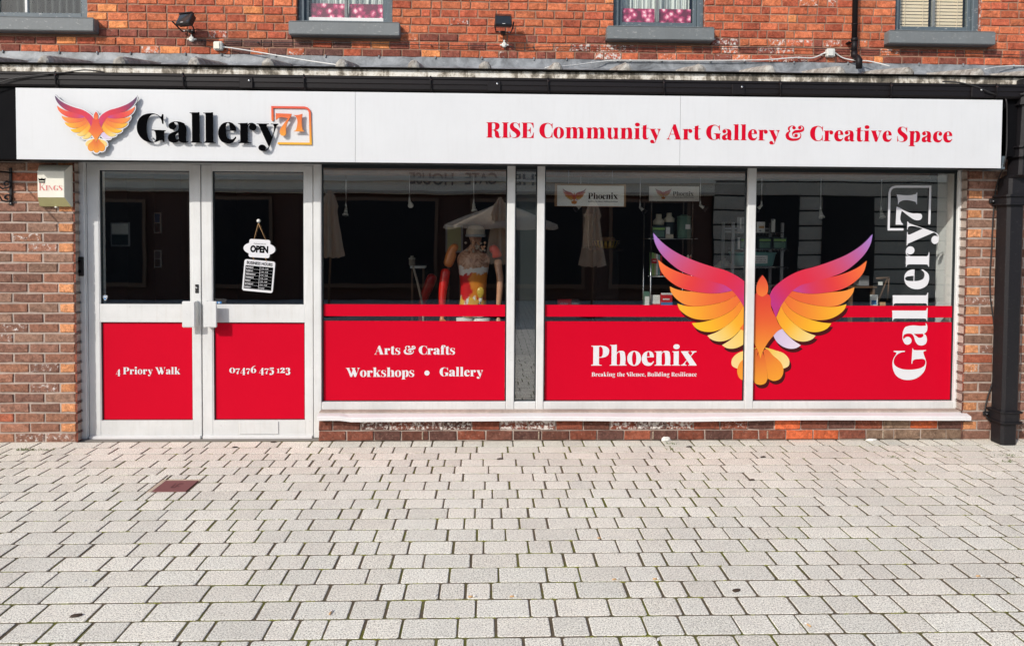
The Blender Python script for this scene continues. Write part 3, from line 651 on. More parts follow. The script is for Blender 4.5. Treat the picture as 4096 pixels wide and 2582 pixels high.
# upper windows
def upper_window(i, nm, x0, x1):
    fr = MB(); y = UY+.075; zt = 5.05; z0 = zs1; f = .055
    fr.box(x0+.004, x0+f, y-.03, y+.05, z0, zt, M['grey_paint'], .004); fr.box(x1-f, x1-.004, y-.03, y+.05, z0, zt, M['grey_paint'], .004)
    fr.box(x0+f, x1-f, y-.028, y+.05, z0, z0+.045, M['grey_paint'], .004)
    xa, xb = x0+f+.001, x1-f-.001; sf = .032
    g = M['white'] if nm == 'b' else M['grey_paint']
    zb = z0+.046
    fr.box(xa, xa+sf, y, y+.035, zb, zt, M['grey_paint'], .003); fr.box(xb-sf, xb, y, y+.035, zb, zt, M['grey_paint'], .003)
    fr.box(xa+sf, xb-sf, y+.001, y+.035, zb, zb+.035, g if nm == 'b' else M['grey_paint'], .003)
    xm = (xa+xb)/2 - (.0 if nm != 'a' else .12)
    fr.box(xm-.011, xm+.011, y+.002, y+.034, zb+.035, zt, M['sill_grey'] if nm != 'a' else M['white'], .002)
    win = fr.build('window', shop, label={'a': 'upper window with dark striped curtain at far left', 'b': 'upper window with net curtain and pink print strip, above the raised logo lettering', 'c': 'upper window with net curtain and pink print strip, right of the second floodlight', 'd': 'upper window with closed cream slatted blind'}[nm])
    p = MB(); p.box(xa+sf, xb-sf, y+.016, y+.020, zb+.035, zt, M['glass_up']); p.build('pane', win)
    lx0, lx1, lz = xa+sf, xb-sf, zb+.035
    if nm in 'bc':
        c = MB(); n = 80; pts = []
        vs = []; 
        for k in range(n+1):
            xx = lx0+(lx1-lx0)*k/n; yy = y+.12+.012*sin(k*.9)+.006*sin(k*2.3); vs += [(xx, yy, lz-.03), (xx, yy, zt)]
        c.add(vs, [(2*k, 2*k+2, 2*k+3, 2*k+1) for k in range(n)], M['net'], smooth=True)
        for k in range(10):
            xx = lx0+.02+(lx1-lx0-.04)*k/9; c.box(xx-.0025, xx+.0025, y+.070, y+.074, lz, zt, M['paper'])
        c.build('net_curtain', win)
        q = MB(); hgt = AZ(1300, 2, UY+.07)-AZ(1300, 58, UY+.07)
        for a, b in ((lx0+.012, xm-.02), (xm+.02, lx1-.012)): q.box(a, b, y+.03, y+.032, lz+.006, lz+.006+hgt, M['crowd'])
        q.build('print_strip', win, label='strip of magenta and pink printed crowd picture')
    elif nm == 'd':
        c = MB(); k = 0; z = lz+.004
        for a, b in ((lx0+.004, xm-.016), (xm+.016, lx1-.004)):
            z = lz+.006
            while z < zt-.03:
                c.box(a, b, y+.062, y+.064, z, z+.0225, M['blind'], rot=Matrix.Rotation(radians(10), 3, 'X')); z += .0300
            for xx in (a+.06, b-.06): c.box(xx-.002, xx+.002, y+.045, y+.047, lz, zt, M['blind'])
        c.build('blind', win)
    else:
        c = MB(); n = 90; vs = []
        for k in range(n+1):
            xx = lx0+(lx1-lx0)*k/n; yy = y+.10+.016*sin(k*.8); vs += [(xx, yy, lz-.03), (xx, yy, zt)]
        c.add(vs, [(2*k, 2*k+2, 2*k+3, 2*k+1) for k in range(n)], M['darkcurt'], smooth=True)
        c.build('curtain', win)
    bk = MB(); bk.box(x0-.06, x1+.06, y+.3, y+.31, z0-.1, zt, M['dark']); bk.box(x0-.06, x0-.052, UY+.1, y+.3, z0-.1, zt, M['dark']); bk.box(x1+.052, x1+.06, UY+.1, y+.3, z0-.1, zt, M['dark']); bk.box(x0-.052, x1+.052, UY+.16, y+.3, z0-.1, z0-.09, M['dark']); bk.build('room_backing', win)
    s_ = MB(); sxa, sxb = UW[i][4], UW[i][5]
    s_.box(sxa, sxb, UY-.085, UY+.10, zs0, zs1, M['sill_grey'], .006, seg=2)
    s_.box(sxa+.01, sxb-.01, UY-.083, UY+.01, zs1-.002, zs1+.004, M['sill_grey'], .002)
    s_.build('sill', win)
for i, u in enumerate(UW): upper_window(i, u[0], u[1], u[2])

# flashing, canopy roof
ZFB = AZ(2048, 262, UY); YE = -.17
ZE = AZ(2048, 281, YE); ZEB = AZ(2048, 312, YE)
fl = MB(); nseg = 150; rr_ = random.Random(3)
vs = []
for k in range(nseg+1):
    x = -6.2+13.2*k/nseg; w1 = rr_.uniform(-.004, .004)
    vs += [(x, UY-.008, ZF+.004+rr_.uniform(-.004, .003)), (x, UY-.014+w1, ZF-.05), (x, UY-.03-w1, ZFB-.02), (x, UY-.16, ZFB-.075)]
fs = []
for k in range(nseg):
    for j in range(3): fs.append((k*4+j, k*4+4+j, k*4+5+j, k*4+1+j))
fl.add(vs, fs, M['lead'], smooth=True)
x = -6.1
while x < 6.9: fl.box(x, x+.012, UY-.02, UY-.008, ZF-.012, ZF+.012, M['lead'], .002); x += rr_.uniform(.28, .5)
fl.build('flashing', shop, label='wrinkled grey lead flashing along the foot of the upper wall')
rf = MB()
ZR = ZFB-.07
rf.prism([(YE+.005, ZE), (UY+.02, ZR+.01), (UY+.02, ZR-.12), (YE+.005, ZEB+.02)], -6.2, 7.0, M['lead'], plane='yz')
rf.prism([(YE-.03, ZE+.004), (YE+.04, ZE+.014), (YE+.04, ZE-.009), (YE-.03, ZE-.007)], -6.2, 7.0, M['darkboard'], plane='yz')
rf.box(-6.2, 7.0, YE-.006, YE+.004, ZEB, ZE-.009, M['mould'])
roof = rf.build('canopy_roof', shop, label='low lean-to roof edge with blotchy mould stained concrete band')
def roll_mesh(rnd):
    mb = MB(); L = sqrt((UY-.15-YE)**2+(ZR-.0-ZE)**2); n = 7
    prof = [(-.05, 0), (-.042, .028), (-.022, .052), (0, .060), (.022, .052), (.042, .028), (.05, 0)]
    ys = [(-.015, .55), (.0, .95), (.04, 1.08), (.075, 1.0), (.5, .80), (.80, .55)]
    vs = []
    for yy, sc in ys:
        zz = (ZR+.01-ZE)*yy/(UY-YE)
        vs += [(p[0]*sc*rnd.uniform(.9, 1.1), yy, zz+p[1]*sc*rnd.uniform(.92, 1.08)) for p in prof]
    fs = [(i*7+j, i*7+j+1, i*7+8+j, i*7+7+j) for i in range(len(ys)-1) for j in range(6)]+[tuple(range(7))]
    mb.add(vs, fs, M['leadroll']); return mb
pxs = [-120, 174, 477, 776, 1070, 1366, 1655, 1940, 2227, 2506, 2801, 3083, 3362, 3635, 3920, 4200]
for k, px in enumerate(pxs):
    mb = roll_mesh(random.Random(k)); x = AX(px, 265, YE); mb.v = [(v[0]+x, v[1]+YE, v[2]+ZE+.006) for v in mb.v]
    mb.build('roof_roll', roof)

# gutter with brackets, soffit
GY0, GY1 = -.262, -.24
ZG1 = AZ(2048, 317, GY0); ZG0 = AZ(2048, 368, GY0)
gt = MB(); hgt = ZG1-ZG0
prof = [(GY0-.006, ZG1+.008), (GY0-.006, ZG1-.008), (GY0+.002, ZG1-.012), (GY0, ZG1-hgt*.45), (GY0+.006, ZG1-hgt*.52), (GY0+.006, ZG1-hgt*.85), (GY0+.02, ZG0), (GY1+.09, ZG0), (GY1+.09, ZG1), (GY1+.08, ZG1), (GY1+.08, ZG0+.01), (GY0+.02, ZG0+.01), (GY0+.012, ZG1+.008)]
gt.prism(prof, -6.2, 7.0, M['black'], plane='yz')
for px in (1670, 2020+0, 2700+260, 985):
    pass
for px in (985, 1976, 2953, 3910):
    x = AX(px, 335, GY0); gt.box(x-.05, x+.05, GY0-.010, GY0+.02, ZG0+.004, ZG1-.014, M['black'], .003)
    gt.lathe([(.008, 0), (.008, .006), (.003, .008)], (x+.025, GY0-.010, ZG0+hgt*.6), M['steel'], 10, rot=Matrix.Rotation(radians(90), 3, 'X'))
gut = gt.build('gutter', shop, label='black painted gutter running in front of the mould stained roof edge')
for px in (225, 735, 1217, 1723, 2192, 2655, 3120, 3563, 3985):
    x = AX(px, 335, GY0); b = MB()
    b.tube([(x, GY0-.004, ZG1+.012), (x, GY0-.014, ZG1-.006), (x+.002, GY0-.009, ZG1-hgt*.5), (x+.006, GY0-.008, ZG0+.01), (x+.006, GY0+.03, ZG0-.012), (x+.006, GY1+.06, ZG0-.006)], .009, M['black'], 6, sy=.5)
    b.lathe([(.007, 0), (.006, .004)], (x, GY0-.012, ZG1-.012), M['rust'], 8, rot=Matrix.Rotation(radians(90), 3, 'X'))
    b.build('bracket', gut)
SX0, SX1, SZ0, SZ1, SYF = -3.543, 4.034, 2.222, 2.755, -.25
sf_ = MB()
sf_.box(-6.2, 7.0, -.138, -.10, SZ1+.032, ZG0+.028, M['soffit'])
sf_.box(-6.2, 7.0, -.150, UY, ZG0+.03, ZG0+.05, M['soffit'])
sf_.box(-6.2, SX0-.008, -.225, -.04, SZ0+.0, SZ1+.06, M['soffit'], .004)
sf_.box(SX1+.10, 7.0, -.10, -.02, SZ0+.1, SZ1+.06, M['soffit'])
sf_.box(-6.2, 7.0, -.20, .55, SZ0+.10, SZ1+.03, M['soffit'])
sf_.build('soffit', shop)

# ------------------------------------------------------------------ shopfront
ZH = AZ(2048, 660, FY)          # underside of head (behind the sign)
ZB = .005
zrail = AZ(2500, 1601, GY); zsill = AZ(2500, 1635, FY)
def F(l, r): return AX(l, 1150, FY), AX(r, 1150, FY)
fr = MB(); Wt = M['white']
jl0, jl1 = plx+.002, AX(350, 1150, FY)-.0
fr.box(jl0, jl1-.003, FY+.0, FY+.07, ZB, 2.36, Wt, .004)
fr.box(jl0, jl0+.045, FY-.02, FY-.001, ZB, 2.30, Wt, .004)
jr0, jr1 = AX(1252, 1150, FY), AX(1285, 1150, FY)
fr.box(jr0+.004, jr1, FY-.002, FY+.075, ZB, 2.36, Wt, .004)
fr.box(jl1-.003, jr0+.004, FY+.003, FY+.07, AZ(800, 655, FY), 2.36, Wt, .003)
mull = [(2027, 2059), (2147, 2177), (2986, 3019)]
zw1 = AZ(1700, 668, FY)
for l, r in mull:
    a, b = F(l, r); fr.box(a, b, FY-.004, FY+.075, zsill-.01, 2.36, Wt, .005)
a, b = F(3826, 3858); xr1 = prx-.012
fr.box(a, xr1, FY-.002, FY+.075, zsill-.01, 2.36, Wt, .005)
fr.box(a+.004, a+.018, FY-.012, FY-.003, zsill-.01, 2.30, Wt, .002)
segs = [(jr1, F(2027, 0)[0]), (F(0, 2059)[1], F(2147, 0)[0]), (F(0, 2177)[1], F(2986, 0)[0]), (F(0, 3019)[1], F(3826, 0)[0])]
for a, b in segs:
    fr.box(a+.001, b-.001, FY, FY+.07, zsill-.012, zrail, Wt, .004)
    fr.box(a+.001, b-.001, FY+.02, FY+.07, zw1, 2.36, M['gasket'], 0)
frame = fr.build('shopfront_frame', shop, label='white painted mullions and rails of the shopfront')
# panes, gaskets, vinyl
Vz = dict(b1t=AZ(2500, 1219, GY), b1b=AZ(2500, 1266, GY), lt=AZ(2500, 1284.5, GY))
Vz_ = [AZ(x, y, GY) for x, y in ((1650, 1218), (1650, 1266), (1650, 1284))]
def vmat3(x): return None
wins = []
wl = ['left shop window with mannequin, between the doors and the charcoal panel', '', 'middle shop window with phoenix boards, showing the left wing of the large bird', 'right shop window with the tall vertical lettering and right wing of the large bird']
for i, (a, b) in enumerate(segs):
    g = MB()
    for q in ((a, a+.010), (b-.010, b)): g.box(q[0]+.0005, q[1], GY-.012, GY+.012, zrail, zw1+.02, M['gasket'])
    g.box(a+.010, b-.010, GY-.012, GY+.012, zw1-.012, zw1+.02, M['gasket']); g.box(a+.010, b-.010, GY-.012, GY+.012, zrail, zrail+.006, M['gasket'])
    if i == 1:
        o = g.build('infill', shop, label='narrow charcoal panel between two white mullions')
        p = MB(); p.box(a+.010, b-.010, GY+.01, GY+.03, zrail, zw1, M['infill']); p.build('panel', o)
        p = MB(); p.box(a+.0105, b-.0105, GY-.003, GY+.003, zrail+.006, zw1-.012, M['glass']); p.build('pane', o); wins.append(o); continue
    o = g.build('shop_window', shop, label=wl[i]); wins.append(o)
    p = MB(); p.box(a+.0105, b-.0105, GY-.003, GY+.003, zrail+.006, zw1-.012, M['glass']); p.build('pane', o)
    v = MB(); v.box(a+.0115, b-.0115, GY-.0065, GY-.0045, zrail+.0065, Vz['lt'], M['red']); v.box(a+.0115, b-.0115, GY-.0065, GY-.0045, Vz['b1b'], Vz['b1t'], M['red'])
    v.build('red_vinyl', o)
# sill
sl = MB(); s0, s1 = AX(1272, 1655, -.03), AX(3876, 1655, -.03)
n = 60; vs = []; rs = random.Random(8)
zsf = AZ(2500, 1668, -.065); zsb = AZ(2500, 1683, -.065)
for k in range(n+1):
    x = s0+(s1-s0)*k/n; w1 = .006*sin(k*.33)+rs.uniform(-.0015, .0015); dz = -.004*sin(k*.21+1)+(.012 if k < 3 else 0)
    vs += [(x, FY-.002, zsill+.002), (x, FY-.06, zsill-.008+w1*.3), (x, -.058+w1, zsf+.004+dz), (x, -.066+w1, zsf-.004+dz), (x, -.066+w1, zsb+dz), (x, .01, zsb+.004+dz)]
fs = [(k*6+j, k*6+6+j, k*6+6+(j+1) % 6, k*6+(j+1) % 6) for k in range(n) for j in range(6)]+[tuple(range(6)), tuple(range(n*6, n*6+6))]
sl.add(vs, fs, M['sill_white'])
sl.build('window_sill', shop, label='thickly painted uneven white sill under the shop windows')
# door step
ds = MB(); ds.box(plx+.002, sx0-.002, FY-.06, FY+.2, -.008, .004, M['stepc'], .002); ds.build('threshold', shop, label='thin grey concrete threshold under the doors')

# doors
def door(l, r, gl_, gr, pl, pr, words, lab, handle_px, side):
    mb = MB(); x0, x1 = AX(l, 1200, FY), AX(r, 1200, FY); zt = AZ(800, 655, FY)-.004; zb = AZ(800, 1752, FY)
    g0, g1 = AX(gl_, 950, FY), AX(gr, 950, FY); p0, p1 = AX(pl, 1480, FY), AX(pr, 1480, FY)
    gz0, gz1 = AZ(800, 1217, FY), AZ(800, 683, FY); pz0, pz1 = AZ(800, 1681, FY), AZ(800, 1289, FY)
    y0, y1 = FY+.006, FY+.055
    mb.box(x0, min(g0, p0)-.004, y0, y1, zb, zt, Wt, .003); mb.box(max(g1, p1)+.004, x1, y0, y1, zb, zt, Wt, .003)
    xa, xb = min(g0, p0)-.004, max(g1, p1)+.004
    mb.box(xa, xb, y0+.001, y1, gz1, zt, Wt, .002); mb.box(xa, xb, y0+.001, y1, pz1, gz0, Wt, .002); mb.box(xa, xb, y0+.001, y1, zb, pz0, Wt, .002)
    mb.box(x0+.004, x1-.004, y0-.020, y0-.001, zb-.004, zb+.022, M['sill_white'], .004)
    for q0, q1, zz0, zz1 in ((g0, g1, gz0, gz1), (p0, p1, pz0, pz1)):   # glazing beads
        t_ = .007
        mb.box(xa, q0, y0+.004, y1, zz0, zz1, Wt); mb.box(q1, xb, y0+.004, y1, zz0, zz1, Wt)
        mb.box(q0, q0+t_, y0+.018, y1-.006, zz0, zz1, M['gasket']); mb.box(q1-t_, q1, y0+.018, y1-.006, zz0, zz1, M['gasket'])
        mb.box(q0+t_, q1-t_, y0+.018, y1-.006, zz1-t_, zz1, M['gasket']); mb.box(q0+t_, q1-t_, y0+.018, y1-.006, zz0, zz0+t_*.6, M['gasket'])
    d = mb.build('door', shop, label=lab)
    q = MB(); q.box(g0+.007, g1-.007, y0+.028, y0+.033, gz0+.005, gz1-.007, M['glass']); q.build('pane', d)
    q = MB(); q.box(p0+.008, p1-.007, y0+.022, y0+.034, pz0+.005, pz1-.007, M['red']); q.build('red_panel', d)
    q = MB(); yb_ = AZ(800, words[3], FY)
    write(q, fit(words[0], AX(words[1], 1470, FY), AX(words[2], 1470, FY), yb_, words[4], 38, 200), lambda u, v, dd: (u, y0+.0195+dd, v), M['white_vinyl'], 0); q.build('lettering', d)
    h0, h1 = handle_px; a, b = AX(h0, 1255, FY-.07), AX(h1, 1255, FY-.07); hz0, hz1 = AZ(800, 1309, FY-.07), AZ(800, 1204, FY-.07)
    q = MB(); q.box(a, b, FY-.078, FY-.066, hz0, hz1, M['white'], .006, seg=2)
    if side < 0: q.box(b-.012, b-.0, FY-.066, FY+.005, hz0+.003, hz1-.003, M['white'], .004)
    else: q.box(a, a+.012, FY-.066, FY+.005, hz0+.003, hz1-.003, M['white'], .004)
    q.build('handle', d)
    return d, (x0, x1, y0, zb)
cap_d = AZ(800, 1445, FY)-AZ(800, 1472, FY)
d1, e1 = door(351, 803, 396, 757, 402, 768, ('4 Priory Walk', 457, 716, 1498, AZ(800, 1470.5, FY)-AZ(800, 1498, FY)), 'left door leaf with the street address on its red panel', (729, 781), -1)
d2, e2 = door(807, 1251, 848, 1213, 853, 1218, ('07476 475 123', 913, 1158, 1493, AZ(800, 1464, FY)-AZ(800, 1493, FY)), 'right door leaf with the telephone number on its red panel', (814, 868), 1)
q = MB(); x, z0_, z1_ = AX(787, 1155, FY), AZ(787, 1172, FY), AZ(787, 1137, FY)
q.box(x-.014, x+.014, FY+.000, FY+.007, z0_, z1_, M['blackp'], .004); q.lathe([(.007, 0), (.007, .006), (.003, .008)], (x, FY, (z0_+z1_)/2+.008), M['chrome'], 12, rot=Matrix.Rotation(radians(90), 3, 'X')); q.build('lock', d1)
q = MB(); a, b, zA, zB = AX(957, 1700, FY), AX(1114, 1700, FY), AZ(1035, 1736, FY), AZ(1035, 1685, FY)
q.box(a, b, FY-.000, FY+.007, zA, zB, M['white'], .003); q.build('letter_plate', d2)
q = MB(); c = at(420, 1190, GY-.01); sh = [(0, 1), (.5, .82), (.95, .85), (.9, 0), (.55, -.7), (0, -1.1), (-.55, -.7), (-.9, 0), (-.95, .85), (-.5, .82)]
q.prism([(c.x+u*.019, c.z+v*.021) for u, v in sh], GY-.0095, GY-.0075, M['paper']); q.prism([(c.x+u*.014, c.z+v*.016) for u, v in sh], GY-.0105, GY-.0098, M['blue']); q.box(c.x-.013, c.x+.013, GY-.0115, GY-.0107, c.z+.0, c.z+.008, M['paper']); q.build('shield_sticker', d1)
q = MB(); c = at(876, 1211, GY-.01); q.box(c.x-.02, c.x+.02, GY-.0095, GY-.008, c.z-.01, c.z+.012, M['blue'], .002); q.box(c.x-.004, c.x+.004, GY-.0105, GY-.0098, c.z-.008, c.z+.008, M['paper']); q.build('blue_sticker', d2)
# ------------------------------------------------------------------ the bird emblem (traced outline, right half mirrored)
BR = [
 ('f1', '1995,115! 1920,195 1800,280 1640,352 1480,405 1380,432 1290,472 1200,532 1140,590 1110,650! 1115,700 1140,770 1170,840! 1200,760 1250,680 1310,608! 1380,560 1450,540 1560,510 1632,490! 1760,438 1860,362 1940,275 1983,190'),
 ('f2', '1950,345! 1880,400 1800,440 1700,474 1632,490! 1560,510 1450,540 1380,560 1310,608! 1400,628 1500,633 1580,626 1660,614 1750,588 1850,528 1922,448'),
 ('f3', '1847,575! 1780,602 1660,618! 1580,628 1500,635 1400,630 1310,610! 1270,648! 1350,692 1450,722 1560,740 1640,746! 1720,728 1800,672 1836,622'),
 ('f4', '1780,722! 1720,740 1640,748! 1560,742 1450,724 1350,694 1270,650! 1238,695! 1300,770 1380,820 1460,852! 1540,862 1640,850 1720,810 1765,766'),
 ('f5', '1652,890! 1560,880 1460,854! 1380,822 1300,772 1238,697! 1212,738! 1255,815 1322,885! 1390,936 1480,965 1560,960 1622,930'),
 ('f6', '1518,997! 1440,968 1380,932 1322,887! 1255,817 1212,740! 1172,838! 1200,900 1260,975! 1315,1022 1380,1046 1440,1046 1490,1026'),
 ('f7', '1390,1080! 1320,1035 1260,980 1225,938! 1190,955 1150,998! 1180,1050 1230,1090 1300,1111 1350,1105'),
]
TL = [
 ('t3', '1072,1098! 1160,1122 1250,1157 1290,1205 1290,1255 1240,1285! 1225,1240 1150,1170'),
 ('t2', '1064,1130! 1085,1115 1150,1170 1225,1240 1243,1305 1220,1368 1162,1391 1108,1370! 1100,1300'),
]
CT = ('t1', '1042,1120! 1062,1150 1098,1290 1106,1370! 1085,1412 1042,1425 1000,1412 978,1370! 986,1290 1022,1150')
BODY = ('body', '1042,560! 1088,632! 1112,652 1125,750 1170,840! 1195,900 1225,938! 1190,955 1148,1000 1098,1065 1062,1130 1040,1197! 1018,1130 982,1065 932,1000 890,955 855,938! 885,900 910,840! 955,750 968,652 992,632!')
HEAD = ('head', '1046,473! 1085,530 1097,585 1090,630 1045,661! 1000,630 994,585 1008,530')
GR = {  # gradient: axis start, axis end, colours
 'f1': ((1995, 115), (1150, 760), [(172, 138, 218), (188, 104, 170), (208, 84, 126), (224, 64, 90), (228, 46, 72), (216, 48, 92), (192, 54, 138)]),
 'f2': ((1950, 345), (1310, 610), [(255, 128, 62), (244, 96, 62), (232, 62, 64), (220, 55, 90), (190, 72, 160)]),
 'f3': ((1847, 575), (1270, 650), [(255, 158, 66), (250, 140, 58), (240, 112, 56), (236, 98, 56)]),
 'f4': ((1780, 722), (1238, 690), [(255, 192, 52), (252, 170, 46), (246, 140, 50), (240, 112, 54)]),
 'f5': ((1652, 890), (1212, 735), [(255, 204, 44), (253, 186, 42), (250, 160, 44), (244, 132, 50)]),
 'f6': ((1518, 997), (1180, 780), [(250, 224, 150), (251, 210, 110), (253, 180, 44), (250, 158, 46)]),
 'f7': ((1390, 1080), (1160, 960), [(240, 226, 240), (226, 208, 232), (216, 196, 228)]),
 't3': ((1290, 1230), (1075, 1100), [(250, 220, 150), (250, 214, 120), (248, 196, 66)]),
 't2': ((1200, 1380), (1070, 1130), [(248, 164, 46), (243, 146, 48), (232, 110, 50)]),
 't1': ((1042, 1425), (1042, 1120), [(248, 166, 46), (240, 136, 50), (224, 92, 46)]),
 'body': ((1045, 520), (1045, 1197), [(226, 62, 56), (230, 74, 52), (236, 98, 50), (244, 134, 50), (250, 168, 50)]),
 'head': ((1046, 473), (1045, 661), [(226, 78, 58), (240, 102, 54), (248, 132, 60)]),
}
def mirror(name, pts, c=1048): return name, [(2*c-x, y) for x, y in pts][::-1]
def bird_shapes():
    L = []
    for n, s_ in TL: p = spl(s_, 5); L += [(n, p, 0), mirror(n, p, 1042)+(1,)]
    L.append((CT[0], spl(CT[1], 5), 0))
    for n, s_ in BR[::-1]: p = spl(s_, 5); L += [(n, p, 0), mirror(n, p)+(1,)]
    L.append((BODY[0], spl(BODY[1], 4), 0)); L.append((HEAD[0], spl(HEAD[1], 4), 0))
    return L
SH = bird_shapes()
def gcol(name, x, y, mir, tipdark=0, mute=0):
    (ax, ay), (bx, by), C = GR[name]
    if mir: x = 2096-x if name[0] == 'f' else 2084-x
    if mir and name == 'f7': C = [(252, 224, 150), (250, 214, 120), (250, 200, 90)]
    if tipdark and name == 'f1': C = [(70, 62, 88), (120, 50, 100), (170, 34, 84), (206, 36, 70), (222, 40, 66), (222, 44, 80), (208, 50, 110)]
    t = ((x-ax)*(bx-ax)+(y-ay)*(by-ay))/((bx-ax)**2+(by-ay)**2); t = max(0, min(.9999, t))*(len(C)-1); i = int(t); f = t-i
    c = tuple(v*.76 for v in s2l([C[i][k]*(1-f)+C[i+1][k]*f for k in range(3)]))
    if mute: c = tuple(v*(1-mute)+mute*u for v, u in zip(c, (.28, .10, .05)))
    return c+(1,)
def bird(mb, fn, y_step, tipdark=0, mute=0, grid=45, m=None):
    """fn(u,v,d): trace units, v up; each feather a hair in front of the last"""
    for k, (n, p, mir) in enumerate(SH):
        xs = [q[0] for q in p]; ys = [q[1] for q in p]; ex = []
        g = min(xs)+grid*.5
        while g < max(xs):
            h = min(ys)+grid*.5
            while h < max(ys): ex.append((g, h)); h += grid
            g += grid
        P, F_ = tri_glyph([('+', p)], ex)
        solid(mb, [(x, -y) for x, y in P], F_, lambda u, v, d: fn(u, v, k*y_step), m or M['bird'], cols=[gcol(n, x, y, mir, tipdark, mute) for x, y in P])

# ------------------------------------------------------------------ large bird and lettering on the windows
# flatten the trace to an upright plane (average scale), so it is square to the glass
cB = at(2560+1048/2.169, 880+1195/2.169, GY); k1 = (at(2560+1995/2.169, 880+650/2.169, GY).x-at(2560+105/2.169, 880+650/2.169, GY).x)/1890
k2 = (at(3040, 880+115/2.169, GY).z-at(3040, 880+1425/2.169, GY).z)/1310
zc_ = at(3040, 880+1425/2.169, GY).z
def bf(u, v, y): return Vector((cB.x+(u-1048)*k1, y, zc_+(v+1425)*k2))
mullx = (F(2986, 3019)); xm_ = sum(mullx)/2
def split_bird(side, parent):
    """the part of the print that lies on one pane"""
    def clip(p):
        o = []; n = len(p); lim = 1048+((mullx[0] if side < 0 else mullx[1])-cB.x)/k1
        lim += (6 if side < 0 else -6)
        ins = lambda q: (q[0] <= lim) if side < 0 else (q[0] >= lim)
        for i in range(n):
            a, b = p[i-1], p[i]
            if ins(a) != ins(b): t = (lim-a[0])/(b[0]-a[0]); o.append((lim, a[1]+t*(b[1]-a[1])))
            if ins(b): o.append(b)
        return o
    global SH
    keep = SH; cl = [(n, clip(p), m_) for n, p, m_ in keep]; SH = [(n, p, m_) for n, p, m_ in cl if len(p) > 2]
    sh = MB()
    for j, (n, p, m_) in enumerate(SH):
        if n in ('f1', 'f2', 'f3', 'head'): continue
        # drop shadow printed with the emblem, on the red film only
        q = [(x+18, y+32) for x, y in p]; ymin = 745
        if max(b for a, b in q) < ymin: continue
        q2 = []; 
        for i in range(len(q)):
            a, b = q[i-1], q[i]
            if (a[1] >= ymin) != (b[1] >= ymin): t = (ymin-a[1])/(b[1]-a[1]); q2.append((a[0]+t*(b[0]-a[0]), ymin))
            if b[1] >= ymin: q2.append(b)
        if side < 0: lim = 1048+(mullx[0]-cB.x)/k1; q2 = [(min(x, lim), y) for x, y in q2]
        P, F_ = tri_glyph([('+', q2)]); solid(sh, [(x, -y) for x, y in P], F_, lambda u, v, d: bf(u, v, GY-.0072-j*.00012), M['maroon'])
    sh.build('emblem_shadow', parent)
    mb = MB(); bird(mb, lambda u, v, d: bf(u, v, GY-.0102-d), .00015); mb.build('bird_emblem', parent, label='%s half of the large phoenix print' % ('left' if side < 0 else 'right'))
    SH = keep
split_bird(-1, wins[2]); split_bird(1, wins[3])
def on_glass(parent, rows, name='lettering', m=None, bold=4):
    q = MB()
    for text, l, r, py, caph, gap, sp in rows:
        c = (l+r)/2; z = AZ(c, py, GY); cap = z-AZ(c, py+caph, GY)
        write(q, fit(text, AX(l, py, GY), AX(r, py, GY), z, cap, gap, sp), lambda u, v, d: (u, GY-.0082, v), m or M['white_vinyl'], bold=bold)
    return q.build(name, parent)
for row in (('Arts & Crafts', 1498, 1821, 1416, 34.5, 30, 210), ('Workshops', 1384, 1658, 1505, 35, 22, 200), ('Gallery', 1759, 1932, 1503, 35, 38, 200)): on_glass(wins[0], [row])
q = MB(); c = at(1708, 1490, GY); write(q, [('*', c.x-.0195, c.z-.0385, .00014)], lambda u, v, d: (u, GY-.0082, v), M['white_vinyl']); q.build('bullet_dot', wins[0])
on_glass(wins[2], [('Phoenix', 2364, 2785, 1460, 78, 30, 200)])
on_glass(wins[2], [('Breaking the Silence, Building Resilience', 2366, 2785, 1503.5, 16, 66, 280)], 'tagline', bold=0)
# vertical lettering: reads upwards
q = MB(); xb = AX(3706, 1300, GY)-.003; zA = AZ(3700, 1518, GY); zB = AZ(3700, 886, GY); sv = (zB-zA)/3404; su = (AX(3707, 1450, GY)-AX(3573, 1450, GY))/702
GAL = [('G', 0), ('a', 745), ('l', 1275), ('l', 1603), ('e', 1955), ('r', 2434), ('y', 2887)]
lean = 12/632*.0   # upright
write(q, [(c, x, 0, 1) for c, x in GAL], lambda u, v, d: (xb+.010*(u/3404)-v*su, GY-.0082, zA+u*sv), M['white_vinyl'])
z7 = AZ(3600, 898.5, GY); x7 = AX(3665, 850, GY)
write(q, [('7', 0, 0, 1), ('1', 431, 0, 1)], lambda u, v, d: (x7-v*su, GY-.0082, z7+u*sv), M['white_vinyl'])
fp = [(3608, 917), (3552.5, 917), (3556, 772), (3560, 758), (3568, 750), (3582, 746.5), (3719, 746.5), (3715, 893)]
sp = stroke([(AX(a, b, GY), AZ(a, b, GY)) for a, b in fp], .0187); sp = [tuple(p) for p in sp]
P, F_ = tri_glyph([('+', [(x*1000, z*1000) for x, z in sp])]); solid(q, P, F_, lambda u, v, d: (u/1000, GY-.0082, v/1000), M['white_vinyl'])
q.build('lettering', wins[3])

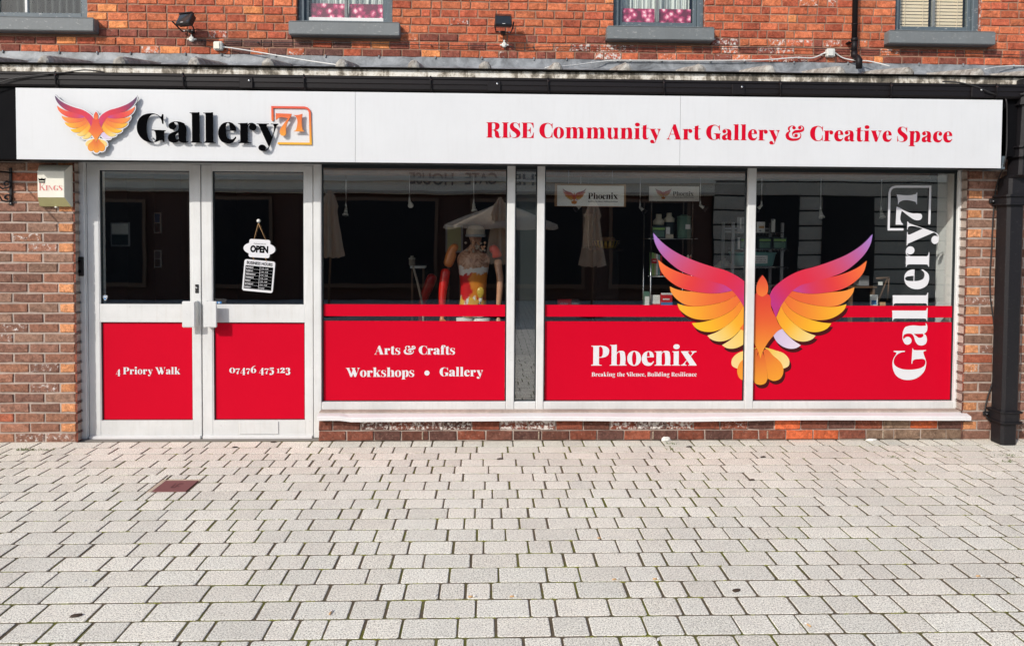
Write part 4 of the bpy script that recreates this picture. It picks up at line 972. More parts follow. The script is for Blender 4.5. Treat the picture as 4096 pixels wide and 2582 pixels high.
# ------------------------------------------------------------------ fascia sign
sign = thing('fascia_sign', (0, SYF, SZ0), 'long white sign board over the shopfront with raised black lettering and red text', 'shop sign')
xs1, xs2 = AX(1421, 500, SYF), AX(2721, 500, SYF)
for a, b in ((SX0, xs1), (xs1, xs2), (xs2, SX1)):
    mb = MB(); mb.box(a+.0012, b-.0012, SYF, SYF+.004, SZ0, SZ1, M['panel']); mb.build('panel', sign)
mb = MB(); mb.box(SX0+.01, SX1-.004, SYF+.005, SYF+.03, SZ0+.004, SZ1-.004, M['seam']); mb.box(SX0, SX0+.006, SYF+.005, -.02, SZ0+.002, SZ1-.002, M['grey_paint']); mb.box(SX1-.006, SX1+.0, SYF+.005, -.02, SZ0+.002, SZ1-.002, M['grey_paint']); mb.box(SX1+.001, SX1+.07, -.20, -.02, SZ0-.004, SZ1-.05, M['grey_paint'], .004)
mb.box(SX0+.007, SX1-.007, SYF+.031, -.03, SZ0+.001, SZ0+.012, M['gasket'])
mb.build('sign_case', sign, label='blue grey box sides of the sign board')
mb = MB(); zr = AZ(1946, 554.8, SYF); zr2 = AZ(3700, 563.5, SYF); cap = AZ(1960, 494, SYF)-AZ(1960, 554.5, SYF)
write(mb, fit('RISE Community Art Gallery & Creative Space', AX(1945.5, 525, SYF), AX(3808.5, 530, SYF), (zr+zr2)/2, cap, 56, 225), lambda u, v, d: (u, SYF-.0012, v), M['redtxt'], bold=5); mb.build('red_lettering', sign)
YL = SYF-.032   # faces of the raised letters
zG = AZ(600, 569, YL); zY = AZ(1080, 573, YL); x0G, x1G = AX(547, 520, YL), AX(1112, 520, YL); sg = (x1G-x0G)/3404
zb_ = (zG+zY)/2
for c, x in GAL:
    mb = MB(); write(mb, [(c, x0G+x*sg, zb_, (sg, sg*1.0))], lambda u, v, d: (u, YL+d, v), M['blackgloss'], .012)
    cx = x0G+(x+glyph(c)[0]/2)*sg
    mb.box(cx-.004, cx+.004, YL+.012, SYF, zb_+.03, zb_+.038, M['steel']); mb.build('raised_letter', sign)
def grad(z): t = max(0, min(1, (z-gz0)/(gz1-gz0))); return tuple(v*.78 for v in s2l([a*(1-t)+b*t for a, b in zip((252, 186, 52), (234, 92, 66))]))+(1,)
x7s, z7s = AX(1103, 500, YL), AZ(1150, 525, YL); gz1 = AZ(1180, 430, YL); gz0 = AZ(1180, 575, YL)
VG = vmat('orange_gradient_acrylic', .35)
for c, ox in (('7', 0), ('1', 431)):
    w_, V_, F_ = glyph(c); w0 = [('+', pl) if op == '+' else (op, pl) for op, pl in G[c][1]]
    ex = [(a*30, b*30) for a in range(0, 14) for b in range(-4, 16)]
    P, T_ = tri_glyph(w0, ex); P = [(x7s+(x+ox)*sg, z7s+y*sg) for x, y in P]
    mb = MB(); cols = [grad(z) for x, z in P]
    used = sorted({i for t in T_ for i in t}); mp = {i: k for k, i in enumerate(used)}
    F2 = [[mp[i] for i in t] for t in T_]; mb.add([(P[i][0], YL, P[i][1]) for i in used], F2, VG, [cols[i] for i in used])
    cnt = set(); [cnt.add((a, b)) for t in F2 for a, b in zip(t, t[1:]+t[:1])]
    k = len(used); mb.add([(P[i][0], YL, P[i][1]) for i in used]+[(P[i][0], YL+.012, P[i][1]) for i in used], [(a, b, b+k, a+k) for a, b in cnt if (b, a) not in cnt]+[[i+k for i in t] for t in F2], VG, [cols[i] for i in used]*2)
    cx = x7s+(ox+w_*.45)*sg; mb.box(cx-.003, cx+.003, YL+.012, SYF, z7s+.03, z7s+.036, M['steel'], col=(.4, .2, .1, 1))
    mb.build('raised_digit', sign)
YF2 = SYF-.010
pt = [(1383-0, 482), (1379, 172), (2150, 182), (2215, 200), (2260, 240), (2283, 300), (2303, 1052), (1530, 1043)]
sp = stroke([(AX(860+a/6.02, 400+b/6.02, YF2), AZ(860+a/6.02, 400+b/6.02, YF2)) for a, b in pt], .0158)
mb = MB(); P, F_ = tri_glyph([('+', [(x*1000, z*1000) for x, z in sp])], [(x*1000, z*1000) for i in range(len(pt)-1) for t in [k_/8 for k_ in range(1, 8)] for x, z in [(AX(860+(pt[i][0]*(1-t)+pt[i+1][0]*t)/6.02, 400+(pt[i][1]*(1-t)+pt[i+1][1]*t)/6.02, YF2), AZ(860+(pt[i][0]*(1-t)+pt[i+1][0]*t)/6.02, 400+(pt[i][1]*(1-t)+pt[i+1][1]*t)/6.02, YF2))]])
P = [(a/1000, b/1000) for a, b in P]; cols = [grad(z) for x, z in P]
used = sorted({i for t in F_ for i in t}); mp = {i: k for k, i in enumerate(used)}; F2 = [[mp[i] for i in t] for t in F_]
cnt = set(); [cnt.add((a, b)) for t in F2 for a, b in zip(t, t[1:]+t[:1])]
k = len(used); mb.add([(P[i][0], YF2, P[i][1]) for i in used], F2, VG, [cols[i] for i in used])
mb.add([(P[i][0], YF2, P[i][1]) for i in used]+[(P[i][0], SYF-.0005, P[i][1]) for i in used], [(a, b, b+k, a+k) for a, b in cnt if (b, a) not in cnt], VG, [cols[i] for i in used]*2)
mb.build('number_frame', sign, label='orange gradient bracket frame round the raised digits')
# emblem: white backing board standing off the panel, print on its face
cxl, czt = (AX(220, 500, YL)+AX(550, 500, YL))/2, AZ(385, 384, YL); kb = (AX(548, 500, YL)-AX(222, 500, YL))/1890
kz = (AZ(385, 384, YL)-AZ(385, 611, YL))/1310
ef = lambda u, v, y: (cxl+(u-1048)*kb, y, czt+(v+115)*kz)
mb = MB(); P, F_ = tri_glyph([('+', grow(p, 27)) for n, p, m_ in SH])
solid(mb, [(x, -y) for x, y in P], F_, lambda u, v, d: ef(u, v, YL+.001+d), M['white_vinyl'], .010, M['seam'])
for u, v in ((700, -600), (1400, -600), (1042, -1250)): p = ef(u, v, 0); mb.box(p[0]-.004, p[0]+.004, YL+.011, SYF, p[2]-.004, p[2]+.004, M['steel'])
em = mb.build('emblem_board', sign)
mb = MB(); bird(mb, lambda u, v, d: ef(u, v, YL-.0006-d), .0001, tipdark=1); mb.build('bird_print', em)
# ------------------------------------------------------------------ fixtures on the walls
RX90 = Matrix.Rotation(radians(90), 3, 'X')
def wire(name, pts, r, m, label, cat='cable', group=None, clips=0, y=None):
    mb = MB(); P = []
    for i in range(len(pts)-1):
        a, b = Vector(pts[i]), Vector(pts[i+1]); p0 = Vector(pts[max(i-1, 0)]); p3 = Vector(pts[min(i+2, len(pts)-1)])
        for k in range(6):
            t = k/6; P.append(.5*((2*a)+(b-p0)*t+(2*p0-5*a+4*b-p3)*t*t+(3*a-p0-3*b+p3)*t**3))
    P.append(Vector(pts[-1])); mb.tube(P, r, m, 7)
    for i in range(1, len(P)-1, 9):
        if clips: mb.box(P[i].x-.004, P[i].x+.004, P[i].y-.003, P[i].y+r+.012, P[i].z-r-.003, P[i].z+r+.003, m)
    return setup(mb.build(name), name, None, label, cat, group)
def floodlight(cx, yaw, label):
    top = AZ(cx, 62 if cx < 1000 else 66, UY-.14); p = at(cx, 100, UY-.12); X = p.x; z = AZ(cx, 84 if cx < 1000 else 90, UY-.13)
    t = thing('floodlight', (X, UY, z), label, 'floodlight', 'floodlights on the brick wall')
    R = Matrix.Rotation(radians(yaw), 3, 'Z') @ Matrix.Rotation(radians(-28), 3, 'X'); P = Vector((X, UY-.15, z))
    def bx(mb, x0, x1, y0, y1, z0, z1, m, bev=.003): mb.box(X+x0, X+x1, P.y+y0, P.y+y1, z+z0, z+z1, m, bev, rot=R, piv=P)
    mb = MB(); bx(mb, -.072, .072, -.022, .012, -.052, .052, M['blackp'], .006)
    for k in range(22): bx(mb, -.066+k*.0061, -.063+k*.0061, .010, .034, -.040, .050, M['blackp'], 0)
    for k in range(24): bx(mb, -.070+k*.0059, -.067+k*.0059, -.03, .0, .050, .062, M['blackp'], 0)
    mb.build('housing', t)
    mb = MB(); bx(mb, -.062, .062, -.025, -.0225, -.042, .042, M['glass_up'], 0); bx(mb, -.012, .012, -.027, -.0252, -.048, -.044, M['paper'], 0); mb.build('lens', t)
    mb = MB(); br = lambda a: Vector((X, UY-.0, z))+Matrix.Rotation(radians(yaw), 3, 'Z') @ Vector(a)
    mb.tube([br((-.078, -.15, 0)), br((-.078, -.09, -.03)), br((-.066, -.05, -.062)), br((.066, -.05, -.062)), br((.078, -.09, -.03)), br((.078, -.15, 0))], .007, M['blackp'], 6)
    mb.box(X-.02, X+.02, UY-.05, UY, z-.075, z-.05, M['blackp'], .003)
    for s_ in (-.035, .05): mb.lathe([(.007, 0), (.006, .006)], br((s_, -.057, -.062)), M['steel'], 10, rot=RX90)
    mb.build('bracket', t)
    wire('cable', [(X+.01, UY-.05, z-.06), (X+.006, UY-.02, z-.10), (X+.004, UY-.012, z-.14)], .004, M['cableb'], 'short black lead between the %s floodlight and the round box under it' % ('left' if cx < 1000 else 'right'))
    return X, z
fx1 = floodlight(748, -22, 'black floodlight on the brick wall above the raised black lettering, left of the two')
fx2 = floodlight(2013, 4, 'black floodlight on the brick wall above the middle of the sign, right of the two')
for px, py, lb in ((766, 157, 'small round white cable box under the left floodlight'), (2017, 180, 'small round white cable box under the right floodlight')):
    p = at(px, py, UY-.02); t = thing('round_junction_box', (p.x, UY, p.z), lb, 'junction box', 'round boxes under the floodlights')
    mb = MB(); mb.lathe([(.023, 0), (.023, .022), (.019, .027), (.0, .028)], (p.x, UY-.002, p.z), M['plastic'], 20, rot=RX90); mb.build('body', t)
    mb = MB(); 
    mb.lathe([(.009, 0), (.008, .022)], (p.x, UY-.014, p.z+.020), M['plastic'], 10); mb.lathe([(.009, 0), (.007, .02)], (p.x+.02, UY-.014, p.z), M['plastic'], 10, rot=Matrix.Rotation(radians(90), 3, 'Y')); mb.lathe([(.009, 0), (.007, .018)], (p.x-.02, UY-.014, p.z), M['plastic'], 10, rot=Matrix.Rotation(radians(-90), 3, 'Y')); mb.build('gland', t)
    mb = MB(); mb.lathe([(.004, 0), (.003, .003)], (p.x-.008, UY-.029, p.z+.006), M['steel'], 8, rot=RX90); mb.lathe([(.004, 0), (.003, .003)], (p.x+.008, UY-.029, p.z-.006), M['steel'], 8, rot=RX90); mb.build('screw', t)
for px, py, lb, ln in ((873, 184, 'square grey white junction box on the bricks right of the left floodlight', 1), (3322, 212, 'square white junction box above the flashing, left of the round downpipe', 0)):
    p = at(px, py, UY-.03); t = thing('square_junction_box', (p.x, UY, p.z), lb, 'junction box')
    mb = MB(); mb.box(p.x-.037, p.x+.037, UY-.045, UY+.002, p.z-.036, p.z+.036, M['plastic'], .006, seg=2); mb.build('body', t)
    mb = MB(); mb.box(p.x-.034, p.x+.020, UY-.054, UY-.046, p.z-.030, p.z+.030, M['cream' if ln else 'plastic'], .004, seg=2); mb.build('lid', t)
    mb = MB()
    if ln: mb.lathe([(.010, 0), (.008, .02)], (p.x+.035, UY-.02, p.z-.008), M['plastic'], 10, rot=Matrix.Rotation(radians(90), 3, 'Y'))
    else:
        for s_ in (-1, 1):
            if s_ > 0: mb.build('gland', t); mb = MB()
            mb.lathe([(.010, 0), (.008, .02)], (p.x+s_*.035, UY-.02, p.z), M['plastic'], 10, rot=Matrix.Rotation(radians(s_*90), 3, 'Y'))
    mb.build('gland', t)
def wp(px, py, y): p = at(px, py, y); return (p.x, y, p.z)
wu = UY-.02
wire('cable', [wp(792, 161, wu), (AX(900, 166, wu), wu, AZ(900, 166, wu)), wp(1100, 171, wu), wp(1300, 170, wu), wp(1560, 176, wu), wp(1800, 182, wu), wp(1998, 184, wu)], .0032, M['cableb'], 'thin dark cable running along the bricks between the two floodlight boxes', clips=1)
wire('cable', [wp(2038, 185, wu), wp(2080, 193, wu), wp(2180, 188, wu), wp(2420, 189, wu), wp(2760, 192, wu), wp(3050, 190, wu), wp(3300, 195, wu), wp(3480, 202, wu), wp(3800, 212, wu), wp(4130, 222, wu)], .0032, M['cableb'], 'thin dark cable running right from the second floodlight box over the downpipe', clips=1)
wire('cable', [wp(897, 189, wu), wp(950, 196, UY-.04), wp(1060, 214, UY-.06), wp(1200, 238, UY-.16), wp(1335, 258, UY-.35), wp(1420, 268, UY-.5)], .0055, M['cable'], 'white cable slanting down from the square grey white box onto the roof')
wire('cable', [wp(2180, 272, UY-.4), wp(2290, 262, UY-.2), wp(2400, 248, UY-.05), wp(2480, 242, UY-.03), wp(2800, 243, UY-.035), wp(3050, 240, UY-.035), wp(3180, 231, UY-.035), wp(3250, 232, UY-.03), wp(3298, 213, wu)], .0055, M['cable'], 'white cable running along the flashing to the white box beside the downpipe', clips=1)
wire('cable', [wp(3344, 214, wu), wp(3372, 232, wu), wp(3420, 242, UY-.05), wp(3480, 246, UY-.09), wp(3560, 266, UY-.16)], .0055, M['cable'], 'white cable falling from the white box past the round downpipe')
wire('cable', [wp(3940, 277, UY-.2), wp(3990, 268, UY-.08), wp(4060, 264, UY-.03), wp(4150, 266, UY-.02)], .0055, M['cable'], 'white cable end at the far right of the flashing')
gy = GY0-.012
wire('cable', [wp(-60, 352, gy), wp(0, 330, gy), wp(60, 313, gy), wp(180, 297, gy), wp(260, 290, gy), wp(330, 281, gy), wp(375, 283, gy+.02), wp(420, 290, gy+.05)], .0045, M['cableb'], 'loose dark cable looping over the left end of the gutter')
wire('cable', [wp(3770, 327, gy+.02), wp(3830, 330, gy), wp(3900, 345, gy), wp(3960, 370, gy), wp(4010, 390, gy+.05), wp(4026, 408, -.24), wp(4028, 500, -.22), wp(4026, 600, -.22), wp(4015, 665, -.2), wp(4000, 700, -.08), wp(3983, 760, -.02), wp(3973, 860, -.012), wp(3966, 1000, -.012), wp(3960, 1100, -.012), wp(3962, 1190, -.012), wp(3975, 1290, -.012), wp(3983, 1400, -.012), wp(3977, 1500, -.012), wp(3950, 1590, -.012), wp(3940, 1645, -.02), wp(3958, 1680, -.03), wp(3985, 1690, -.03)], .0055, M['cableb'], 'long dark cable from the gutter down the right brick pier beside the square pipe', clips=0)
wire('cable', [wp(878, 203, wu), wp(882, 214, UY-.03), wp(900, 214, UY-.04), wp(912, 200, UY-.03), wp(905, 193, UY-.03)], .003, M['cableb'], 'small black cable loop hanging under the square grey white box')

# round downpipe on the upper wall
X = AX(3419, 150, UY-.06); t = thing('round_downpipe', (X, UY, ZFB), 'black round downpipe on the upper bricks ending in a swan bend on the roof', 'drainpipe')
zz = lambda py: AZ(3419, py, UY-.06)
mb = MB(); mb.tube([(X, UY-.055, 5.3), (X, UY-.055, zz(160))], .0235, M['black'], 16); mb.tube([(X, UY-.055, zz(158)), (X, UY-.055, zz(210))], .0235, M['black'], 16); mb.build('pipe', t)
mb = MB(); mb.tube([(X, UY-.055, zz(165)), (X, UY-.055, zz(160)), (X, UY-.055, zz(152))], [.027, .029, .029], M['black'], 16); mb.build('collar', t); mb = MB()
mb.tube([(X, UY-.055, zz(100)), (X, UY-.055, zz(98)), (X, UY-.055, zz(96))], .027, M['black'], 16); mb.build('collar', t); mb = MB(); mb.box(X-.055, X-.01, UY-.05, UY, zz(171), zz(166), M['black'], .003); mb.lathe([(.006, 0), (.008, .008)], (X-.05, UY-.05, zz(168)), M['black'], 8, rot=RX90); mb.build('clip', t)
mb = MB(); X2 = AX(3443, 260, UY-.2); mb.tube([(X, UY-.055, zz(206)), (X, UY-.057, zz(222)), (X+.012, UY-.09, zz(233)), (X2-.006, UY-.15, zz(240)), (X2, UY-.17, zz(252)), (X2, UY-.17, zz(285))], [.028, .028, .026, .027, .028, .026], M['black'], 16); mb.build('bend', t)

# large square cast iron pipe on the right pier
xl, xr = AX(3988, 1500, -.10), AX(4066, 1500, -.12); t = thing('square_downpipe', ((xl+xr)/2, 0, 0), 'large black square cast iron downpipe on the right brick pier', 'drainpipe')
xc = (xl+xr)/2; w2 = (xr-xl)/2
def sq(mb, z0, z1, xa, ya, xb, yb, h, ch=.02, m=None):
    """chamfered square pipe from (xa,ya,z0) to (xb,yb,z1)"""
    o = [(-h, -h+ch), (-h+ch, -h), (h-ch, -h), (h, -h+ch), (h, h), (-h, h)]
    vs = [(xa+a, ya+b, z0) for a, b in o]+[(xb+a, yb+b, z1) for a, b in o]
    mb.add(vs, [tuple(range(6)), tuple(range(11, 5, -1))]+[(i, (i+1) % 6, 6+(i+1) % 6, 6+i) for i in range(6)], m or M['iron'])
zq = lambda py, y=-.12: AZ(4030, py, y)
yc = -.03-w2
mb = MB(); sq(mb, zq(1690), zq(815), xc, yc, xc+.0, yc, w2*.93); mb.build('pipe', t)
mb = MB(); sq(mb, 0.002, zq(1688), xc+.0, yc+.004, xc, yc+.004, w2*.90); mb.build('foot', t)
def collar(a, b, k=1.0, xo=0, yo=0):
    mb = MB(); za, zb = zq(a), zq(b); sq(mb, zb, za, xc+xo, yc+yo, xc+xo, yc+yo, w2*1.06*k)
    for z in (za-.004, zb+.018): sq(mb, z-.016, z, xc+xo, yc+yo, xc+xo, yc+yo, w2*1.20*k); sq(mb, z-.012, z-.004, xc+xo, yc+yo, xc+xo, yc+yo, w2*1.27*k)
    return mb
mb = collar(1636, 1688); mb.box(xl-.055, xl, -.03, -.012, zq(1672), zq(1655), M['iron'], .006); mb.lathe([(.013, 0), (.010, .012)], (xl-.035, -.03, zq(1663)), M['iron'], 12, rot=RX90); mb.lathe([(.005, 0), (.003, .003)], (xl-.035, -.043, zq(1663)), M['steel'], 8, rot=RX90); mb.build('collar', t)
mb = collar(778, 822); mb.box(xl-.045, xl, -.03, -.004, zq(812), zq(792), M['iron'], .006); mb.lathe([(.012, 0), (.009, .014)], (xl-.03, -.03, zq(803)), M['iron'], 12, rot=RX90); mb.lathe([(.006, 0), (.004, .003)], (xl-.03, -.045, zq(803)), M['steel'], 8, rot=RX90); mb.build('collar', t)
mb = MB(); sq(mb, zq(780), zq(715), xc+.01, yc, xc+.01, yc, w2*.98); sq(mb, zq(715), zq(700), xc+.01, yc, xc+.03, yc-.07, w2*.98); sq(mb, zq(700, -.2), zq(320, -.2), xc+.035, yc-.07, xc+.04, yc-.10, w2*1.0); mb.build('offset_pipe', t)
for a, b in ((588, 636), (384, 432)): collar(a, b, 1.06, .036, -.08).build('collar', t)

# alarm box
y1 = -.095; X0, X1, Z0, Z1 = AX(150, 740, y1), AX(257, 740, y1), AZ(200, 789, y1), AZ(200, 684, y1)
bx0, bx1, bz0, bz1 = AX(170, 740, -.01)-.012, AX(287, 740, -.02), AZ(200, 826, -.02), AZ(200, 660, -.02)
t = thing('alarm_box', ((bx0+bx1)/2, 0, bz0), 'cream alarm bell box with a crown mark on the left brick pier', 'alarm box')
mb = MB(); fr_ = [(X0, y1, Z0), (X1, y1, Z0), (X1, y1, Z1), (X0, y1, Z1)]; bk = [(bx0, -.006, bz0), (bx1, -.006, bz0), (bx1, -.006, bz1), (bx0, -.006, bz1)]; md = [(bx0, -.03, bz0), (bx1, -.03, bz0), (bx1, -.03, bz1), (bx0, -.03, bz1)]
mb.add(fr_+md+bk, [(0, 1, 2, 3), (3, 2, 6, 7), (0, 3, 7, 4), (1, 5, 6, 2), (7, 6, 10, 11), (4, 7, 11, 8), (5, 9, 10, 6)], M['cream'])
mb.add(fr_+md+bk, [(0, 4, 5, 1), (4, 8, 9, 5)], M['yellowed'])
cv_ = mb.build('cover', t); bm_ = cv_.modifiers.new('b', 'BEVEL'); bm_.width = .004; bm_.segments = 2; bm_.limit_method = 'ANGLE'
mb = MB(); cx = AX(168, 720, y1); cw = AX(183, 720, y1)-AX(154, 720, y1); zt_ = AZ(168, 711, y1); ch_ = zt_-AZ(168, 731, y1)
cr_ = [(-.5, 1), (-.40, .82), (-.25, .80), (-.1, .84), (0, 1), (.1, .84), (.25, .80), (.40, .82), (.5, 1), (.40, 0), (-.40, 0)]
mb.prism([(cx+a*cw, zt_-ch_+b*ch_) for a, b in cr_], y1-.0016, y1-.0004, M['blackgloss']); mb.box(cx-.36*cw, cx+.36*cw, y1-.0024, y1-.0018, zt_-ch_*.74, zt_-ch_*.58, M['cream']); mb.build('crown_mark', t)
mb = MB(); KR = mat('faded_red_print', (.62, .20, .18), .5); zk = AZ(200, 762, y1)
k0, k1_ = AX(156.5, 750, y1), AX(251, 750, y1); sc = (k1_-k0)/(640*1.35+40+300+40+640+40+685+40+490)
x = k0; write(mb, [('K', x, zk, sc*1.38)], lambda u, v, d: (u, y1-.0014, v), KR); x += (640*1.35)*sc
for c in 'INGS': write(mb, [(c, x, zk, sc)], lambda u, v, d: (u, y1-.0014, v), KR); x += (glyph(c)[0]+40)*sc
mb.build('lettering', t)
mb = MB(); mb.lathe([(.009, 0), (.011, .006), (.006, .012)], ((bx0+bx1)/2+.01, -.04, bz0-.010), M['cream'], 12); mb.build('lamp_nub', t)
# doorbell
p = at(320, 1065, FY-.03); t = thing('doorbell', (p.x, FY, p.z), 'slim black door camera bell on the left door jamb', 'doorbell')
hw, hh = (AX(334, 1065, FY-.03)-AX(307, 1065, FY-.03))/2, (AZ(320, 1026, FY-.03)-AZ(320, 1103, FY-.03))/2
mb = MB(); mb.box(p.x-hw, p.x+hw, FY-.040, FY-.001, p.z-hh, p.z+hh, M['blackp'], .004, seg=2); mb.build('body', t)
mb = MB(); mb.lathe([(.010, 0), (.009, .003), (.004, .004)], (p.x, FY-.040, p.z+hh*.55), M['blackgloss'], 18, rot=RX90); mb.build('camera_eye', t)
mb = MB(); mb.lathe([(.013, 0), (.013, .002), (.011, .003)], (p.x, FY-.040, p.z-hh*.5), M['blackgloss'], 20, rot=RX90); mb.build('button', t)
# scroll bracket at the left edge
t = thing('hanging_basket_bracket', (AX(42, 760, -.02), 0, AZ(42, 815, -.02)), 'black wrought iron scroll bracket at the far left of the brick pier', 'wall bracket')
bxx = AX(40, 760, -.02); mb = MB(); mb.box(bxx-.010, bxx+.010, -.016, -.002, AZ(42, 821, -.01), AZ(42, 672, -.01), M['iron'], .002); mb.lathe([(.006, 0), (.005, .003)], (bxx, -.016, AZ(42, 812, -.01)), M['steel'], 8, rot=RX90); mb.build('back_bar', t)
mb = MB()
def scroll(c, r, a0, turns, dirn=1):
    n = 26; return [(c[0]+r*(1-.75*k/n)*cos(a0+dirn*turns*2*pi*k/n), c[1]+r*(1-.75*k/n)*sin(a0+dirn*turns*2*pi*k/n)) for k in range(n+1)]
def flat(pts): mb.tube([(a, -.02-.28*max(0, (bxx-a))*1.2, b) for a, b in pts], .0065, M['iron'], 6)
zA_, zB_ = AZ(30, 728, -.03), AZ(30, 785, -.03)
flat([(bxx-.30, zA_+.10), (bxx-.22, zA_+.11), (bxx-.12, zA_+.06), (bxx-.075, zA_-.03), (bxx-.045, zA_-.055)]+scroll((bxx-.022, zA_-.015), .030, radians(-110), 1.2))
flat([(bxx-.32, zA_+.02), (bxx-.18, zA_-.02), (bxx-.09, zB_+.05), (bxx-.05, zB_-.035)]+scroll((bxx-.018, zB_-.010), .032, radians(-120), 1.2))
mb.build('scroll', t)
mb = MB(); mb.tube([(bxx, -.02, AZ(40, 690, -.02)), (bxx-.05, -.45, AZ(40, 690, -.02))], .007, M['iron'], 8); mb.tube([(bxx-.05, -.45, AZ(40, 690, -.02)), (bxx-.05, -.46, AZ(40, 690, -.02)-.03), (bxx-.05, -.44, AZ(40, 690, -.02)-.045)], .005, M['iron'], 6); mb.build('arm', t)
# ------------------------------------------------------------------ the room behind the glass
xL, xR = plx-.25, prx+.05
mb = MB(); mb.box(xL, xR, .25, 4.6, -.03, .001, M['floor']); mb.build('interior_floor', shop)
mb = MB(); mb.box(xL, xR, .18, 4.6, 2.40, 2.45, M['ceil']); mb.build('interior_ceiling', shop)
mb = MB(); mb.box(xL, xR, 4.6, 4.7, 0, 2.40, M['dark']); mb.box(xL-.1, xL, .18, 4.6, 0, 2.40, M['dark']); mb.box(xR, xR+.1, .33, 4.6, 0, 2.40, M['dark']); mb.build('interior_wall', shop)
XW = AX(3812, 1000, .17); yy = .3
while AX(3746, 1000, yy) < XW: yy += .005
mb = MB(); mb.box(XW, xR-.002, .165, yy, .02, 2.399, M['whitewall']); mb.build('window_return', shop, label='white plastered side wall inside the right shop window')
XD = AX(396, 950, .2)
yy2 = .3
while AX(421, 950, yy2) > XD: yy2 += .01
mb = MB(); mb.box(xL+.002, XD, .175, yy2, .002, 2.399, M['whitewall']); mb.build('door_return', shop)
mb = MB(); mb.box(sx0+.05, prx, .19, .30, .24, .30, M['dark']); mb.box(sx0+.05, prx, .19, .62, .30, .32, M['dark']); mb.build('display_shelf', shop)

def spot(px, py, dx, y, aim, label, rod=True):
    xr_ = AX(px, 760, y); zb = AZ(px, py-28, y); t = thing('ceiling_spotlight', (xr_, y, 2.40), label, 'spotlight', 'spotlights hanging inside the shop window')
    mb = MB(); mb.tube([(xr_, y, 2.40), (xr_, y, zb+.05)], .0035, M['steel'], 6); mb.tube([(xr_, y, zb+.09), (xr_, y, zb+.02)], [.005, .009], M['steel'], 8); mb.lathe([(.02, 0), (.02, .02)], (xr_, y, 2.38), M['steel'], 12); mb.build('rod', t)
    d = Vector(aim).normalized(); q = d.to_track_quat('Z', 'Y').to_matrix(); o = (xr_+(.0), y, zb+.02)
    mb = MB(); mb.lathe([(.007, -.01), (.012, 0), (.012, .024), (.016, .028), (.016, .038)], o, M['plastic'], 16, rot=q); mb.lathe([(.014, .038), (.025, .060), (.027, .068), (.025, .069)], o, M['blackp'] if abs(aim[0]) > .3 else M['plastic'], 18, rot=q); mb.build('lamp_head', t)
    mb = MB(); mb.lathe([(.023, .069), (.009, .064), (.003, .062)], o, M['chrome'], 18, rot=q); mb.build('reflector', t)
SP = [(1384, 870, (0, -.5, -1), 'spotlight in the left shop window, nearest the doors'), (1638, 842, (.1, 1, -.6), 'middle spotlight of the left shop window'), (1895, 852, (.1, -.3, -1), 'spotlight above the painted mannequin'),
      (2323, 860, (-1, -.3, -.7), 'spotlight in front of the left phoenix board, tilted left'), (2561, 866, (.8, -.4, -.9), 'spotlight between the two phoenix boards, tilted right'), (2802, 858, (1, -.3, -.7), 'spotlight right of the small phoenix board, tilted right'),
      (3047, 858, (-.6, .6, -.8), 'spotlight above the grey shelving rack'), (3284, 880, (0, -.45, -1), 'spotlight above the right wing of the large bird'), (3526, 880, (0, -.45, -1), 'spotlight left of the vertical window lettering')]
for px, py, aim, lb in SP: spot(px, py, 0, .72, aim, lb)

def board(l, t_, r, b, y, lab, btxt, bird_box, cork=0):
    x0, x1, z0, z1 = rect(l, t_, r, b, y); t = thing('phoenix_board', ((x0+x1)/2, y, z0), lab, 'sign board')
    if cork:
        mb = MB(); mb.box(x0-.02, x1+.02, y+.012, y+.03, z0-.004, z1+.016, M['cork'], .003); mb.build('cork_backing', t)
    mb = MB(); mb.box(x0, x1, y, y+.010, z0, z1, M['dim_white'], .001)
    if cork:
        for xx in (x0+.1, x1-.1): mb.tube([(xx, y+.02, z1), (xx, y+.02, 2.40)], .0015, M['steel'], 5)
    mb.build('board', t)
    mb = MB(); tl, tr, bz, ch, sl_, sr_, sz = btxt; m_ = (tl+tr)/2; cap = AZ(m_, bz-ch, y)-AZ(m_, bz, y)
    write(mb, fit('Phoenix', AX(tl, bz, y), AX(tr, bz, y), AZ(m_, bz, y), cap, 26, 200), lambda u, v, d: (u, y-.0015, v), M['blackgloss'])
    write(mb, fit('Breaking the Silence, Building Resilience', AX(sl_, sz, y), AX(sr_, sz, y), AZ(m_, sz, y), cap*.2, 36, 240), lambda u, v, d: (u, y-.0015, v), M['blackgloss']); mb.build('lettering', t)
    mb = MB(); bl, bt, br_, bb = bird_box; bx0, bx1, bz0, bz1 = rect(bl, bt, br_, bb, y); k = (bx1-bx0)/1890; kz_ = (bz1-bz0)/1310
    bird(mb, lambda u, v, d: (bx0+(u-105)*k, y-.0012-d, bz1+(v+115)*kz_), .00008, tipdark=1, mute=.35, grid=160); mb.build('emblem', t)
board(2229, 742, 2496, 824, .42, 'larger phoenix board on a cork backing, hanging left in the middle window', (2352, 2471, 796, 24, 2352, 2471, 808), (2250, 753, 2344, 817), 1)
board(2597, 745, 2797, 804, .80, 'smaller phoenix board standing on the glass cabinet', (2691, 2774, 783, 17, 2691, 2774, 791), (2621, 753, 2686, 797))

